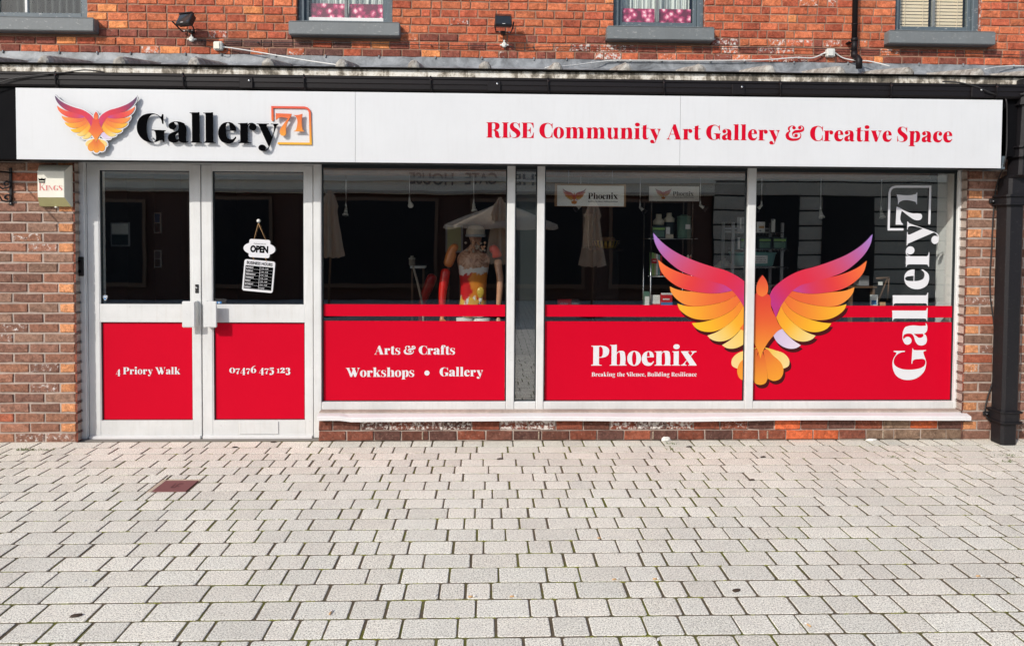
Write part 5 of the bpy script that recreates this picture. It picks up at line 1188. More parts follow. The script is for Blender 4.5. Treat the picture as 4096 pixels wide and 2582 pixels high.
# glass cabinet and its contents
y0c, y1c = .82, 1.14
cx0, cx1, cz0, cz1 = rect(2604, 806, 2768, 1240, y0c); t = thing('glass_cabinet', ((cx0+cx1)/2, (y0c+y1c)/2, 0), 'glass display cabinet with chrome posts below the smaller phoenix board', 'display cabinet')
mb = MB()
for xx in (cx0, cx1):
    for yy_ in (y0c, y1c): mb.tube([(xx, yy_, 0), (xx, yy_, cz1)], .007, M['chrome'], 10)
mb.build('post', t)
zs_ = [AZ(2680, p_, y0c) for p_ in (954, 1104, 1226)]
for z in zs_+[cz1]:
    mb = MB(); mb.box(cx0-.01, cx1+.01, y0c-.01, y1c+.01, z-.006, z, M['glass']); mb.build('shelf', t)
mb = MB()
for z in zs_[:2]:
    for xx in (cx0-.03, cx1+.02): mb.tube([(xx, y0c-.012, z), (xx+.03, y0c-.012, z)], .004, M['chrome'], 6)
    mb.tube([(cx0, y0c-.01, z-.003), (cx1, y0c-.01, z-.003)], .003, M['steel'], 6)
mb.build('clamp', t)
def ob(name, px0, px1, pyt, pyb, y, d, m, label, cat, bev=.003, extra=None, group=None):
    x0, x1, z0, z1 = rect(px0, pyt, px1, pyb, y); mb = MB(); t = thing(name, ((x0+x1)/2, y, z0), label, cat, group)
    mb.box(x0, x1, y, y+d, z0, z1, M[m], bev); mb.build('body', t)
    for nm, a, b, c, e, mm in (extra or []):
        q = MB(); q.box(x0+(x1-x0)*a, x0+(x1-x0)*b, y-.0015, y-.0002, z0+(z1-z0)*c, z0+(z1-z0)*e, M[mm]); q.build(nm, t)
    return t, (x0, x1, z0, z1)
def jar(px, pyt, pyb, w_, y, lid, body, label, lidfrac=.45, cat='jar', group=None):
    x = AX(px, pyb, y); r = (AX(px+w_/2, pyb, y)-AX(px-w_/2, pyb, y))/2; z0, z1 = AZ(px, pyb, y), AZ(px, pyt, y); h = z1-z0; t = thing(name_ := 'jar', (x, y, z0), label, cat, group)
    mb = MB(); mb.lathe([(r*.92, 0), (r, .01), (r, h*(1-lidfrac)), (r*.9, h*(1-lidfrac)+.006)], (x, y, z0), M[body], 22); mb.build('body', t)
    mb = MB(); mb.lathe([(r*1.02, h*(1-lidfrac)+.002), (r*1.04, h*(1-lidfrac*.6)), (r*.55, h*(1-lidfrac*.38)), (r*.5, h*.98), (r*.45, h)], (x, y, z0), M[lid], 22); mb.build('lid', t)
yj = y0c+.12
jar(2634, 856, 953, 42, yj, 'bottle', 'boxd', 'left cream lidded dark jar on the top shelf of the glass cabinet')
jar(2676, 851, 936, 40, yj+.02, 'bottle', 'boxd', 'right cream lidded dark jar on the top shelf of the glass cabinet')
ob('boxed_kit', 2609, 2662, 904, 953, y0c+.02, .07, 'boxd', 'dark boxed kit with a green top strip in the glass cabinet', 'box', extra=[('green_strip', .05, .95, .70, .86, 'green'), ('picture', .1, .9, .12, .62, 'greeng')])
ob('tub', 2664, 2694, 937, 953, y0c+.03, .08, 'bottle', 'small cream tub on the top shelf of the glass cabinet', 'tub')
ob('white_card', 2664, 2680, 908, 936, y0c+.04, .005, 'dim_white', 'small white card standing on the cream tub', 'card', 0)
jar(2735, 858, 953, 54, yj, 'greeng', 'greeng', 'tall green cloth covered container with a white price tag', .12, 'container')
x0, x1, z0, z1 = rect(2742, 897, 2761, 916, y0c+.03); mb = MB(); mb.box(x0, x1, y0c+.028, y0c+.03, z0, z1, M['paper']); o = mb.build('price_tag'); setup(o, 'price_tag', None, 'white price tag on the green cloth covered container', 'tag')
bc = ['green', 'yellowed', 'dim_white', 'teal', 'redbox']
for k in range(5):
    ob('book', 2609+k*8, 2616+k*8, 1010+k*3, 1101, y0c+.06, .12, bc[k], ['thin green book at the left end of the cabinet shelf', 'yellowish book second from the left on the cabinet shelf', 'pale grey book in the middle of the cabinet shelf', 'teal book second from the right on the cabinet shelf', 'thin red book at the right end of the cabinet shelf'][k], 'book', .001, group='books on the middle cabinet shelf')
ob('packet', 2606, 2628, 1034, 1053, y0c+.02, .02, 'redbox', 'small bright red packet in front of the books', 'packet', extra=[('logo_strip', .2, .8, .5, .6, 'paper')])
ob('white_packet', 2603, 2641, 1180, 1224, y0c+.02, .03, 'dim_white', 'white spiral bound packet at the bottom of the glass cabinet', 'packet', extra=[('band', 0, 1, 0, .22, 'redbox')])
ob('red_packet', 2644, 2690, 1173, 1224, y0c+.01, .03, 'redbox', 'red and blue packet beside the white spiral bound packet', 'packet', extra=[('blue_band', 0, 1, 0, .3, 'blue'), ('logo_strip', .15, .75, .5, .6, 'paper'), ('binding', .0, 1, .9, 1.04, 'paper')])
ob('green_box', 2577, 2598, 1166, 1224, y0c+.0, .05, 'greeng', 'narrow green and white box left of the glass cabinet', 'box', extra=[('white_face', .1, .95, .0, .68, 'dim_white')])
for k, (px, c) in enumerate(((2752, 'bottle'), (2764, 'redbox'))):
    jar(px, 1018, 1060, 9, y0c+.05, 'bottle', c, ['thin cream tube bottle at the right of the cabinet shelf', 'thin red tube bottle at the right of the cabinet shelf'][k], .2, 'bottle')

# yellow bowl, hanging tassel, conical shade
y = 1.9; p = at(2423, 993, y); r = (AX(2478, 965, y)-AX(2370, 965, y))/2; h = AZ(2423, 962, y)-p.z
t = thing('patterned_bowl', (p.x, y, p.z), 'yellow and dark ribbed glass bowl in the middle shop window', 'bowl')
mb = MB(); n = 28; prof = [(r*.72, 0), (r*.86, h*.3), (r*.96, h*.75), (r, h), (r*.94, h), (r*.8, h*.35), (r*.6, .012)]
mb.lathe(prof, p, M['yellowg'], 40); mb.build('body', t)
mb = MB()
for k in range(20):
    a = 2*pi*k/20; mb.tube([(p.x+r*.74*cos(a), y+r*.74*sin(a), p.z+.006), (p.x+r*.9*cos(a), y+r*.9*sin(a), p.z+h*.42), (p.x+r*1.0*cos(a), y+r*1.0*sin(a), p.z+h*.98)], [.004, .006, .011], M['blackp'], 5)
mb.build('rib', t)
mb = MB(); rr2 = random.Random(2)
for k in range(7): a = rr2.uniform(0, 6.28); q_ = rr2.uniform(0, r*.5); mb.lathe([(.001, -.03), (.03, -.012), (.034, .0), (.022, .022), (.001, .03)], (p.x+q_*cos(a), y+q_*sin(a), p.z+h+.01), M['cork'], 10)
o = mb.build('shell_heap'); setup(o, 'shell_heap', None, 'heap of brown shells in the yellow bowl', 'shells')
mb = MB(); mb.box(p.x-.16, p.x+.16, y-.16, y+.16, p.z-.03, p.z-.001, M['dark'], .003); mb.box(p.x-.12, p.x+.12, y-.12, y+.12, 0, p.z-.03, M['dark'], .003); setup(mb.build('plinth'), 'plinth', None, 'dark plinth carrying the yellow bowl', 'plinth')
y = 1.6; t = thing('tassel_hanging', (AX(2352, 860, y), y, AZ(2352, 993, y)), 'pale string tassel hanging left of the yellow bowl', 'hanging')
mb = MB(); rr3 = random.Random(9)
for k in range(34): xx = AX(2334+36*k/33, 900, y); mb.tube([(xx, y+rr3.uniform(-.02, .02), AZ(2352, 857, y)), (xx+rr3.uniform(-.004, .004), y+rr3.uniform(-.02, .02), AZ(2352, 990+rr3.uniform(-8, 4), y))], .0016, M['tassel'], 4)
mb.build('strings', t); mb = MB(); mb.tube([(AX(2332, 857, y), y, AZ(2352, 857, y)), (AX(2372, 857, y), y, AZ(2352, 857, y))], .006, M['wood'], 6); mb.tube([(AX(2352, 857, y), y, AZ(2352, 857, y)), (AX(2352, 857, y), y, 2.40)], .0015, M['steel'], 4); mb.build('bar', t)
y = 2.2; p = at(2895, 1072, y); t = thing('conical_shade', (p.x, y, p.z), 'pale conical glass shade left of the grey rack', 'lamp shade')
mb = MB(); mb.lathe([(.105, 0), (.10, .02), (.05, .075), (.022, .09), (.02, .11)], p, M['plastic'], 24); mb.build('shade', t); mb = MB(); mb.lathe([(.02, 0), (.012, -.25), (.06, -.27), (.06, -.30)], p, M['blackp'], 14); mb.lathe([(.10, 0), (.10, -.02)], (p.x, y, p.z-.28), M['blackp'], 20); mb.box(p.x-.15, p.x+.15, y-.15, y+.15, 0, p.z-.31, M['dark'], .004); mb.build('stand', t)
# hook-tape box on the sill
y = .40; x0, x1, z0, z1 = rect(2232, 1198, 2286, 1222, y); t = thing('tape_box', ((x0+x1)/2, y, z0), 'red and black box with white lettering at the lower left of the middle window', 'box')
x2 = AX(2317, 1210, y); mb = MB(); mb.box(x0, x1, y, y+.06, z0-.04, z1, M['redbox'], .002); mb.box(x1, x2, y+.001, y+.06, z0-.04, z1, M['blackp'], .002); mb.build('body', t)
mb = MB(); sans(mb, 'VELCRO', lambda u, v, d: (x0+.020+u, y-.0012, z0+.010+v), M['white_vinyl'], .0135, fat=.0007, sx=.95)
for k in range(3): mb.box(x1+.002, x2-.003, y-.001, y, z0+.005+k*.008, z0+.0065+k*.008, M['white_vinyl'])
mb.build('lettering', t)
mb = MB(); mb.box(x0-.15, x2+.6, y-.02, y+.16, z0-.060, z0-.042, M['dark']); mb.box(x0-.14, x0-.12, y, y+.1, .32, z0-.06, M['dark']); mb.box(x2+.55, x2+.57, y, y+.1, .32, z0-.06, M['dark']); setup(mb.build('display_stand'), 'display_stand', None, 'low dark stand behind the red film of the middle window', 'stand')

# grey wire rack
y = 1.12; xa, xb = AX(2932, 1050, y), AX(3129, 1050, y); t = thing('shelving_rack', ((xa+xb)/2, y, 0), 'grey metal rack with wire shelves behind the white mullion', 'shelf rack')
for xx in (xa, xb):
    mb = MB(); mb.box(xx-.013, xx+.013, y, y+.025, 0, AZ(2932, 889, y), M['greyp'], .002); mb.box(xx-.013, xx+.013, y+.30, y+.325, 0, AZ(2932, 889, y), M['greyp'], .002); mb.build('upright', t)
zr_ = [AZ(3030, p_, y-.03) for p_ in (931, 997, 1067, 1141)]
for z in zr_:
    mb = MB(); a_, b_ = xa-.0+.06 if z != zr_[0] else xa, xb+.045 if z != zr_[0] else xb
    for yy_ in (y-.03, y+.33): mb.tube([(a_, yy_, z), (b_, yy_, z)], .0035, M['chrome'], 6)
    k = a_+.01
    while k < b_: mb.tube([(k, y-.035, z+.0), (k, y+.33, z+.0)], .0018, M['chrome'], 4); k += .027
    k = a_+.03
    while k < b_: mb.tube([(k, y-.032, z), (k, y-.034, z-.018), (k, y-.02, z-.022)], .002, M['chrome'], 4); k += .031
    mb.build('wire_shelf', t)
mb = MB()
for z in (zr_[0]+.03, zr_[0]-.0, zr_[2]-.03): mb.box(xa, xb, y+.30, y+.31, z, z+.02, M['greyp'])
mb.build('cross_bar', t)
KG = 'boxed kits on the grey rack'
for a, b, lb in ((3036, 3086, 'left of the two boxed kits on the grey rack right of the mullion'), (3093, 3147, 'right of the two boxed kits on the grey rack right of the mullion'), (2962, 3012, 'boxed kit on the grey rack half hidden by the mullion')):
    ob('boxed_kit', a, b, 948, 995, y, .10, 'boxd', lb, 'box', .002, [('green_strip', .04, .93, .66, .84, 'green'), ('picture', .06, .9, .08, .58, 'greeng')], KG)
for k in range(2): ob('book', 2943+k*10, 2950+k*10, 950, 996, y, .14, 'dim_white' if k else 'boxd', ['dark book at the left of the grey rack', 'pale book beside the dark book on the grey rack'][k], 'book', .001)
ob('card_pack', 3027, 3060, 887, 930, y-.01, .012, 'dim_white', 'white card pack with orange marks on the top shelf of the rack', 'card pack', .001, [('orange_marks', .25, .9, .40, .62, 'tan'), ('grey_dot', .3, .55, .12, .25, 'greyp')])
ob('cellophane_pack', 2950, 2981, 868, 934, y-.02, .02, 'greyp', 'crinkled clear packet leaning at the top left of the rack', 'packet', .004, [('glint', .3, .5, .3, .95, 'dim_white')])
ob('white_bottle', 3088, 3101, 876, 928, y, .03, 'dim_white', 'slim white bottle on the top shelf of the rack', 'bottle', .003, [('cap', -.2, .5, .86, 1.0, 'greyp')])
x0, x1, z0, z1 = rect(2944, 1010, 3114, 1064, y); t = thing('washing_up_tub', ((x0+x1)/2, y, z0), 'pale teal plastic tub with a white handwritten label on the rack', 'tub')
mb = MB(); rings = [(0.80, z0), (.86, z0+.008), (.96, z1-.015), (.965, z1-.012), (1.0, z1-.010), (1.0, z1), (.95, z1), (.80, z0+.02)]; xm2, hw2, ym2, hd2 = (x0+x1)/2, (x1-x0)/2, y+.14, .15; vs = []
for s_, z in rings:
    for k in range(24): a = 2*pi*k/24; c_, n_ = cos(a), sin(a); vs.append((xm2+hw2*s_*math.copysign(abs(c_)**.35, c_), ym2+hd2*s_*math.copysign(abs(n_)**.35, n_), z))
mb.add(vs, [(i*24+k, i*24+(k+1) % 24, (i+1)*24+(k+1) % 24, (i+1)*24+k) for i in range(7) for k in range(24)]+[tuple(range(24)), tuple(range(168, 192))], M['teal'], smooth=True); mb.build('body', t)
a, b, c_, d_ = rect(3018, 1021, 3070, 1053, y-.01); mb = MB(); mb.box(a, b, y-.010, y-.0085, c_, d_, M['paper'])
rr4 = random.Random(6)
for k in range(3): 
    xx = a+.01
    while xx < b-.02: w_ = rr4.uniform(.004, .012); mb.box(xx, xx+w_, y-.0118, y-.0105, c_+.012+k*.02, c_+.012+k*.02+rr4.uniform(.003, .006), M['blackp']); xx += w_+.004
mb.build('label_card', t)

# palm in the right window
p = at(3735, 1250, .62); t = thing('potted_palm', (p.x, .62, .32), 'dark green palm with arching fronds beside the white return wall', 'plant')
mb = MB(); mb.lathe([(.09, 0), (.12, .22), (.13, .24), (.11, .24)], (p.x, .62, .32), M['blackp'], 20); mb.build('pot', t)
mb = MB(); mb.tube([(p.x, .62, .5), (p.x-.01, .62, .8)], [.02, .012], M['wood'], 8); mb.build('stem', t)
mb = MB(); rp = random.Random(12)
for k in range(17):
    az = rp.uniform(-.6, 1.1)+pi if k % 3 else rp.uniform(0, 6.28); L = rp.uniform(.35, .75); up = rp.uniform(.35, 1.0); pts = []
    for j in range(14):
        s_ = j/13; q_ = Vector((p.x-.01, .62, .78))+Vector((cos(az)*L*s_*.75, sin(az)*L*s_*.28, up*.62*s_-.55*L*s_*s_*s_*1.3)); pts.append(q_)
    mb.tube(pts, [.004-.003*j/13 for j in range(14)], M['leafg'], 5)
    for j in range(2, 14):
        d = (pts[min(j+1, 13)]-pts[j-1]).normalized(); side = d.cross(Vector((0, .3, 1))).normalized()
        for s2 in (-1, 1):
            l = .16*sin(pi*min(1, .25+j/16)); tip = pts[j]+d*l*.75+side*s2*l*.55+Vector((0, 0, -.35*l)); mid = (pts[j]+tip)/2+Vector((0, 0, .01)); wv = d*.006
            mb.add([pts[j]-wv, mid-wv*1.3, tip, mid+wv*1.3, pts[j]+wv], [(0, 1, 2, 3, 4)], M['leafg'])
mb.build('fronds', t)
# things on the ledge of the right window
ob('leaning_card', 3481, 3512, 1178, 1222, .45, .006, 'dim_white', 'white card with rounded top leaning on the ledge left of the vertical lettering', 'card', .002, [('blue_print', .15, .8, .1, .5, 'blue')])
ob('small_card', 3520, 3543, 1208, 1222, .45, .006, 'tan', 'small tan card on the ledge right of the white card', 'card', .001)
ob('white_block', 3438, 3477, 1103, 1143, .9, .12, 'greyp', 'grey white block on a shelf behind the tip of the bird wing', 'box', .003)
t = thing('wooden_easel', (AX(3540, 1120, .7), .7, .32), 'small dark wooden easel with folded arms at the right window', 'easel')
mb = MB(); mb.tube([at(3515, 1200, .7), at(3550, 1112, .7)], .007, M['wood'], 6); mb.tube([at(3550, 1200, .72), at(3556, 1112, .7)], .007, M['wood'], 6); mb.tube([at(3504, 1113, .7), at(3556, 1110, .7)], .010, M['wood'], 6); mb.tube([at(3515, 1200, .7), Vector((AX(3515, 1200, .7), .7, .32))], .007, M['wood'], 6); mb.build('frame', t)
mb = MB(); x0, x1, z0, z1 = rect(3512, 1126, 3530, 1140, .69); mb.box(x0, x1, .685, .69, z0, z1, M['dim_white'], .001); mb.build('clip_card', t)
mb = MB(); x0, x1 = AX(3395, 1150, .92), AX(3500, 1150, .92); z = AZ(3440, 1144, .92); mb.box(x0, x1, .88, 1.1, z-.015, z, M['wood'], .002); mb.box(x0+.01, x0+.03, .9, .95, .0, z-.015, M['wood']); mb.box(x1-.03, x1-.01, .9, .95, .0, z-.015, M['wood']); setup(mb.build('side_table'), 'side_table', None, 'narrow wooden shelf table carrying the grey white block', 'table')
# framed notices behind the left door
for (l, tt, r, b, y, lb, a_, b_) in ((442, 889, 518, 985, .9, 'framed notice with a dark lower half behind the left door glass', 'greyp', 'dim_white'), (614, 850, 644, 932, 2.0, 'tall white notice with a blue band deep behind the left door', 'dim_white', 'blue'), (616, 1000, 645, 1070, 2.0, 'lower pale notice deep behind the left door', 'dim_white', 'greyp')):
    x0, x1, z0, z1 = rect(l, tt, r, b, y); t = thing('notice', ((x0+x1)/2, y, z0), lb, 'notice')
    mb = MB(); mb.box(x0, x1, y, y+.012, z0, z1, M[a_], .002); mb.build('frame', t)
    mb = MB(); mb.box(x0+.012, x1-.012, y-.002, y-.0003, z0+(z1-z0)*.52, z1-.012, M[b_]); mb.box(x0+.012, x1-.012, y-.002, y-.0003, z0+.012, z0+(z1-z0)*.48, M['boxd']); mb.build('sheet', t)
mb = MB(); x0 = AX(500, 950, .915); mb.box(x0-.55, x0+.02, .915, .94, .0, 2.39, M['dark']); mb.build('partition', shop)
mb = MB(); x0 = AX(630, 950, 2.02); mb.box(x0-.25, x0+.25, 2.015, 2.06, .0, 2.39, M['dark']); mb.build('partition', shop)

# ---- hanging OPEN sign and hours board behind the right door glass
yo = FY+.026
def hang(px, py): return Vector((AX(px, py, yo), yo, AZ(px, py, yo)))
H = hang(1034, 883); t = thing('open_sign', H, 'white open sign and opening hours board hanging on a sucker hook inside the right door', 'hanging sign')
mb = MB(); mb.lathe([(.015, 0), (.013, .006), (.004, .008)], H, M['plastic'], 20, rot=RX90); mb.tube([H+Vector((0, -.006, 0)), H+Vector((0, -.010, -.016)), H+Vector((0, -.006, -.022))], .002, M['chrome'], 6); mb.build('sucker_hook', t)
C1 = hang(1038.3, 993.5); T1 = radians(-3.2); C2 = hang(1035, 1103.5); T2 = radians(-5.2)
def loc(C, T, y_): return lambda u, v, d=0: (C.x+u*cos(T)-v*sin(T), y_-d, C.z+u*sin(T)+v*cos(T))
f1 = loc(C1, T1, yo-.004); s_ = AX(1101.8, 993, yo)-C1.x; hh = (AZ(1038, 957.5, yo)-AZ(1038, 1030, yo))/2
mb = MB(); 
for a in (-.42, .42): mb.tube([H+Vector((0, -.007, -.02)), Vector(f1(a*s_*.9, hh*.95))], .0016, M['tan'], 5)
f2 = loc(C2, T2, yo-.004); w2_ = .124; h2_ = .128
for a in (-.42, .42): mb.tube([Vector(f1(a*s_*.95, -hh*.92)), Vector(f2(a*.93*s_+.004, h2_*.93))], .0016, M['tan'], 5)
mb.build('cord', t)
def plaque(shapes, fn, name, m, th=.004):
    mb = MB(); P, F_ = tri_glyph([('+', [(a*1000, b*1000) for a, b in p]) for p in shapes]); solid(mb, [(a/1000, b/1000) for a, b in P], F_, lambda u, v, d: (fn(u, v)[0], fn(u, v)[1]+d, fn(u, v)[2]), m, th); return mb.build(name, t)
rr_rect = lambda w_, h_, r: [(math.copysign(w_-r, c)+r*cos(a), math.copysign(h_-r, s2)+r*sin(a)) for c, s2, a0 in ((1, 1, 0), (-1, 1, 90), (-1, -1, 180), (1, -1, 270)) for a in [radians(a0+k*18) for k in range(6)]]
plaque([ell(0, -.002, s_, hh*.72, 36, .9), rr_rect(s_*.66, hh, .016)], f1, 'open_plaque', M['white_vinyl'])
mb = MB(); BK = M['blackgloss']; fo = lambda u, v, d: (f1(u, v)[0], f1(u, v)[1]-.0012, f1(u, v)[2])
sans(mb, 'OPEN', lambda u, v, d: fo(u, v-.030, d), BK, .052, 'CENTER', fat=.0042, sx=.78)
sans(mb, 'Welcome we are', lambda u, v, d: fo(u+v*.25, v+.034, d), BK, .011, 'CENTER', sx=.95); mb.build('open_lettering', t)
plaque([rr_rect(w2_, h2_, .018)], f2, 'hours_board', M['white_vinyl'])
mb = MB(); fh = lambda k: (lambda u, v, d: (f2(u, v)[0], f2(u, v)[1]-k, f2(u, v)[2]))
tb = [(-w2_*.90, h2_*.62), (w2_*.90, h2_*.62), (w2_*.90, -h2_*.86), (-w2_*.90, -h2_*.86)]
mb.add([fh(.0010)(a, b, 0) for a, b in tb], [(0, 1, 2, 3)], BK); mb.build('hours_table', t)
mb = MB(); sans(mb, 'BUSINESS HOURS', lambda u, v, d: fh(.0014)(u, v+h2_*.71, d), BK, .0245, 'CENTER', fat=.0010, sx=.80); mb.build('heading', t)
mb = MB(); W_ = M['white_vinyl']
rows = [('MONDAY', '11:00 - 15:30'), ('TUESDAY', '11:00 - 15:30'), ('WEDNESDAY', '11:00 - 15:30'), ('THURSDAY', '11:00 - 15:30'), ('FRIDAY', '11:00 - 19:00'), ('SATURDAY', '10:30 - 19:00'), ('SUNDAY', 'CLOSED')]
for k, (a, b) in enumerate(rows):
    z = h2_*.62-.0265*(k+.78)
    sans(mb, a, lambda u, v, d: fh(.0020)(u-w2_*.86, v+z, d), W_, .0115, fat=.0004, sx=.86); sans(mb, b, lambda u, v, d: fh(.0020)(u+w2_*.10, v+z, d), W_, .0095, fat=.0002, sx=.88)
    mb.add([fh(.0018)(x_, zz_, 0) for x_, zz_ in ((-w2_*.88, z-.0068), (w2_*.88, z-.0068), (w2_*.88, z-.0058), (-w2_*.88, z-.0058))], [(0, 1, 2, 3)], W_)
mb.add([fh(.0018)(x_, zz_, 0) for x_, zz_ in ((w2_*.045, h2_*.60), (w2_*.062, h2_*.60), (w2_*.062, -h2_*.84), (w2_*.045, -h2_*.84))], [(0, 1, 2, 3)], W_)
mb.build('hours_lettering', t)

# ---- mannequins
def m_painted():
    t = NT('painted_body'); co = t.coord(); v = t.n('ShaderNodeTexVoronoi'); t.l(t.mix(.35, co, t.n('ShaderNodeTexNoise').outputs[1]), v.inputs[0]); v.inputs['Scale'].default_value = 9
    sep = t.n('ShaderNodeSeparateColor'); t.l(v.outputs[1], sep.inputs[0])
    low = t.ramp(sep.outputs[0], [(.15, (.80, .78, .72)), (.3, (.60, .02, .02)), (.5, (.75, .28, .03)), (.62, (.08, .04, .025)), (.74, (.80, .45, .06)), (.92, (.85, .82, .75))]); low.node.color_ramp.interpolation = 'CONSTANT'
    hi = t.ramp(t.noise(co, 12, 5, .65, 1.5), [(.36, (.10, .04, .03)), (.46, (.40, .20, .12)), (.56, (.62, .36, .24)), (.66, (.70, .48, .34))])
    sz = t.n('ShaderNodeSeparateXYZ'); t.l(co, sz.inputs[0]); nz_ = t.math('MULTIPLY', t.math('SUBTRACT', t.noise(co, 9, 3), .5), .22)
    z = t.math('ADD', sz.outputs[2], nz_); x = t.math('ADD', sz.outputs[0], nz_)
    mid = t.mix(t.ramp(t.math('ADD', x, .5), [(.46, 0), (.48, 1)]), (.62, .015, .02), (.78, .27, .03))
    c = t.mix(t.ramp(z, [(.22, 0), (.24, 1)]), low, mid); c = t.mix(t.ramp(z, [(.44, 0), (.45, 1)]), c, (.80, .78, .74)); c = t.mix(t.ramp(z, [(.50, 0), (.51, 1)]), c, hi)
    return t.bsdf(c, .3)
MP = m_painted()
def skin(name, parent, verts, edges, m, base):
    me = bpy.data.meshes.new(name); me.from_pydata([v[0] for v in verts], edges, []); o = bpy.data.objects.new(name, me); COL.objects.link(o)
    sk = o.modifiers.new('s', 'SKIN'); sb = o.modifiers.new('ss', 'SUBSURF'); sb.levels = 2; sb.render_levels = 2
    for d, v in zip(me.skin_vertices[0].data, verts): d.radius = v[1] if isinstance(v[1], tuple) else (v[1], v[1])
    me.skin_vertices[0].data[0].use_root = True; sk.use_smooth_shade = True
    bpy.context.view_layer.update(); m2 = bpy.data.meshes.new_from_object(o.evaluated_get(bpy.context.evaluated_depsgraph_get())); bpy.data.objects.remove(o)
    m2.materials.clear(); m2.materials.append(m)
    for p in m2.polygons: p.use_smooth = True
    o = bpy.data.objects.new(name, m2); COL.objects.link(o); return setup(o, name, parent)
ym = 1.02; pm = at(1893, 1200, ym); zsh = AZ(1893, 1003, ym); zhip = AZ(1893, 1262, ym)
B0 = Vector((pm.x, ym, zhip-.05)); t = thing('mannequin', B0, 'painted mannequin with red left arm and grey cap at the right of the left window', 'mannequin')
hs = zsh-B0.z; wsh = (AX(1955, 1050, ym)-AX(1828, 1050, ym))/2
V = [((0, 0, .02), (.16, .11)), ((0, 0, .12), (.15, .10)), ((0, 0, .24), (.125, .085)), ((0, 0, hs*.70), (.145, .10)), ((0, -.01, hs*.84), (.17, .10)), ((0, 0, hs-.035), (.165, .075)), ((0, 0, hs+.0), (.09, .06)), ((.012, 0, hs+.045), .045), ((.018, -.01, hs+.075), .045), ((.02, -.012, hs+.13), (.075, .085)), ((.02, -.01, hs+.18), (.065, .075))]
skin('body', t, V, [(i, i+1) for i in range(len(V)-1)], MP, B0)
def arm(pts, m, nm='arm', par=t, base=B0):
    V = [((Vector(p)-Vector(base)), r*1.18) for p, r in pts]; return skin(nm, par, V, [(i, i+1) for i in range(len(V)-1)], m, base)
RD = mat('painted_red', (.75, .016, .010), .25, var=.3); OR = mat('painted_orange', (.78, .24, .06), .3, var=.4, sc=14); BZ = mat('painted_bronze', (.68, .36, .22), .22, var=.2)
A_ = lambda px, py, dy=0: at(px, py, ym+dy)
arm([(A_(1832, 1000), .036), (A_(1818, 985), .050), (A_(1806, 1010), .050), (A_(1797, 1045, -.02), .044), (A_(1786, 1068, -.03), .040)], OR)
arm([(A_(1784, 1072, -.03), .040), (A_(1777, 1120, -.05), .040), (A_(1770, 1170, -.07), .034), (A_(1768, 1225, -.1), .027), (A_(1768, 1250, -.1), .025)], RD, 'forearm')
arm([(A_(1956, 1002), .036), (A_(1976, 990), .048), (A_(1988, 1020), .046), (A_(1990, 1032), .042)], RD, 'sleeve')
arm([(A_(1990, 1034), .036), (A_(1995, 1080, -.03), .031), (A_(2001, 1110, -.05), .030), (A_(1999, 1160, -.08), .026), (A_(1994, 1225, -.1), .021), (A_(1994, 1255, -.1), .020)], BZ)
# hand: palm and five fingers
def hand(c, m, par, base):
    V = [((Vector(c)-Vector(base)), (.018, .012)), ((Vector(c)+Vector((0, -.004, -.045))-Vector(base)), (.028, .012)), ((Vector(c)+Vector((0, -.008, -.075))-Vector(base)), (.028, .011))]; E = [(0, 1), (1, 2)]
    for k, (dx, L) in enumerate(((-.024, .055), (-.008, .068), (.008, .064), (.022, .05))):
        a = Vector(c)+Vector((dx, -.01, -.085))-Vector(base); i = len(V); V += [(a, .0085), (a+Vector((dx*.2, -.010, -L*.5)), .0078), (a+Vector((dx*.2, -.026, -L*.9)), .0065)]; E += [(2, i), (i, i+1), (i+1, i+2)]
    a = Vector(c)+Vector((.030, -.012, -.045))-Vector(base); i = len(V); V += [(a, .010), (a+Vector((.014, -.012, -.03)), .008)]; E += [(1, i), (i, i+1)]
    return skin('hand', par, V, E, m, base)
hand(A_(1768, 1262, -.1), OR, t, B0); hand(A_(1994, 1268, -.1), BZ, t, B0)
mb = MB(); o_ = Vector((pm.x+.02, ym-.01, B0.z+hs+.135)); mb.lathe([(.088, .0), (.092, .02), (.088, .06), (.066, .095), (.03, .108), (.001, .11)], o_, M['tassel'], 22); mb.lathe([(.090, -.004), (.096, .0), (.096, .020), (.090, .024)], o_, M['greyp'], 22); mb.build('cap', t)
mb = MB(); rc = random.Random(3)
for k in range(26): a = rc.uniform(-2.4, -.7); q_ = rc.uniform(.05, .12); mb.lathe([(.001, -.014), (.014, 0), (.001, .014)], (pm.x+.02+q_*cos(a)*1.2, ym-.05-.06*rc.random(), B0.z+hs+.03+rc.uniform(-.035, .05)), M['tassel'] if k % 2 else BZ, 8)
mb.build('beard_trim', t)
cb = A_(1922, 1175, -.115); mb = MB(); mb.lathe([(.001, .065), (.022, .056), (.034, .03), (.034, .01), (.020, -.022), (.014, -.04)], cb, M['yellowg'], 20, sy=.35); mb.lathe([(.015, -.040), (.016, -.05), (.014, -.052), (.016, -.06), (.012, -.072), (.005, -.076)], cb, M['dim_white'], 16, sy=.4); mb.build('bulb_motif', t)
mb = MB(); mb.tube([(pm.x, ym, 0), (pm.x, ym, B0.z+.05)], .018, M['chrome'], 12); mb.lathe([(.17, 0), (.17, .008), (.02, .014)], (pm.x, ym, .001), M['chrome'], 24)
for s2 in (-1, 1): mb.tube([(pm.x+s2*.08, ym, B0.z+.03), (pm.x+s2*.085, ym, B0.z-.30), (pm.x+s2*.07, ym, .25)], [.082, .065, .045], M['dim_white'], 14)
mb.build('legs_stand', t)
yr = 1.5; Br = at(1712, 1250, yr); t2 = thing('red_mannequin_arm', Br, 'dark red mannequin arm standing left of the painted mannequin', 'mannequin arm')
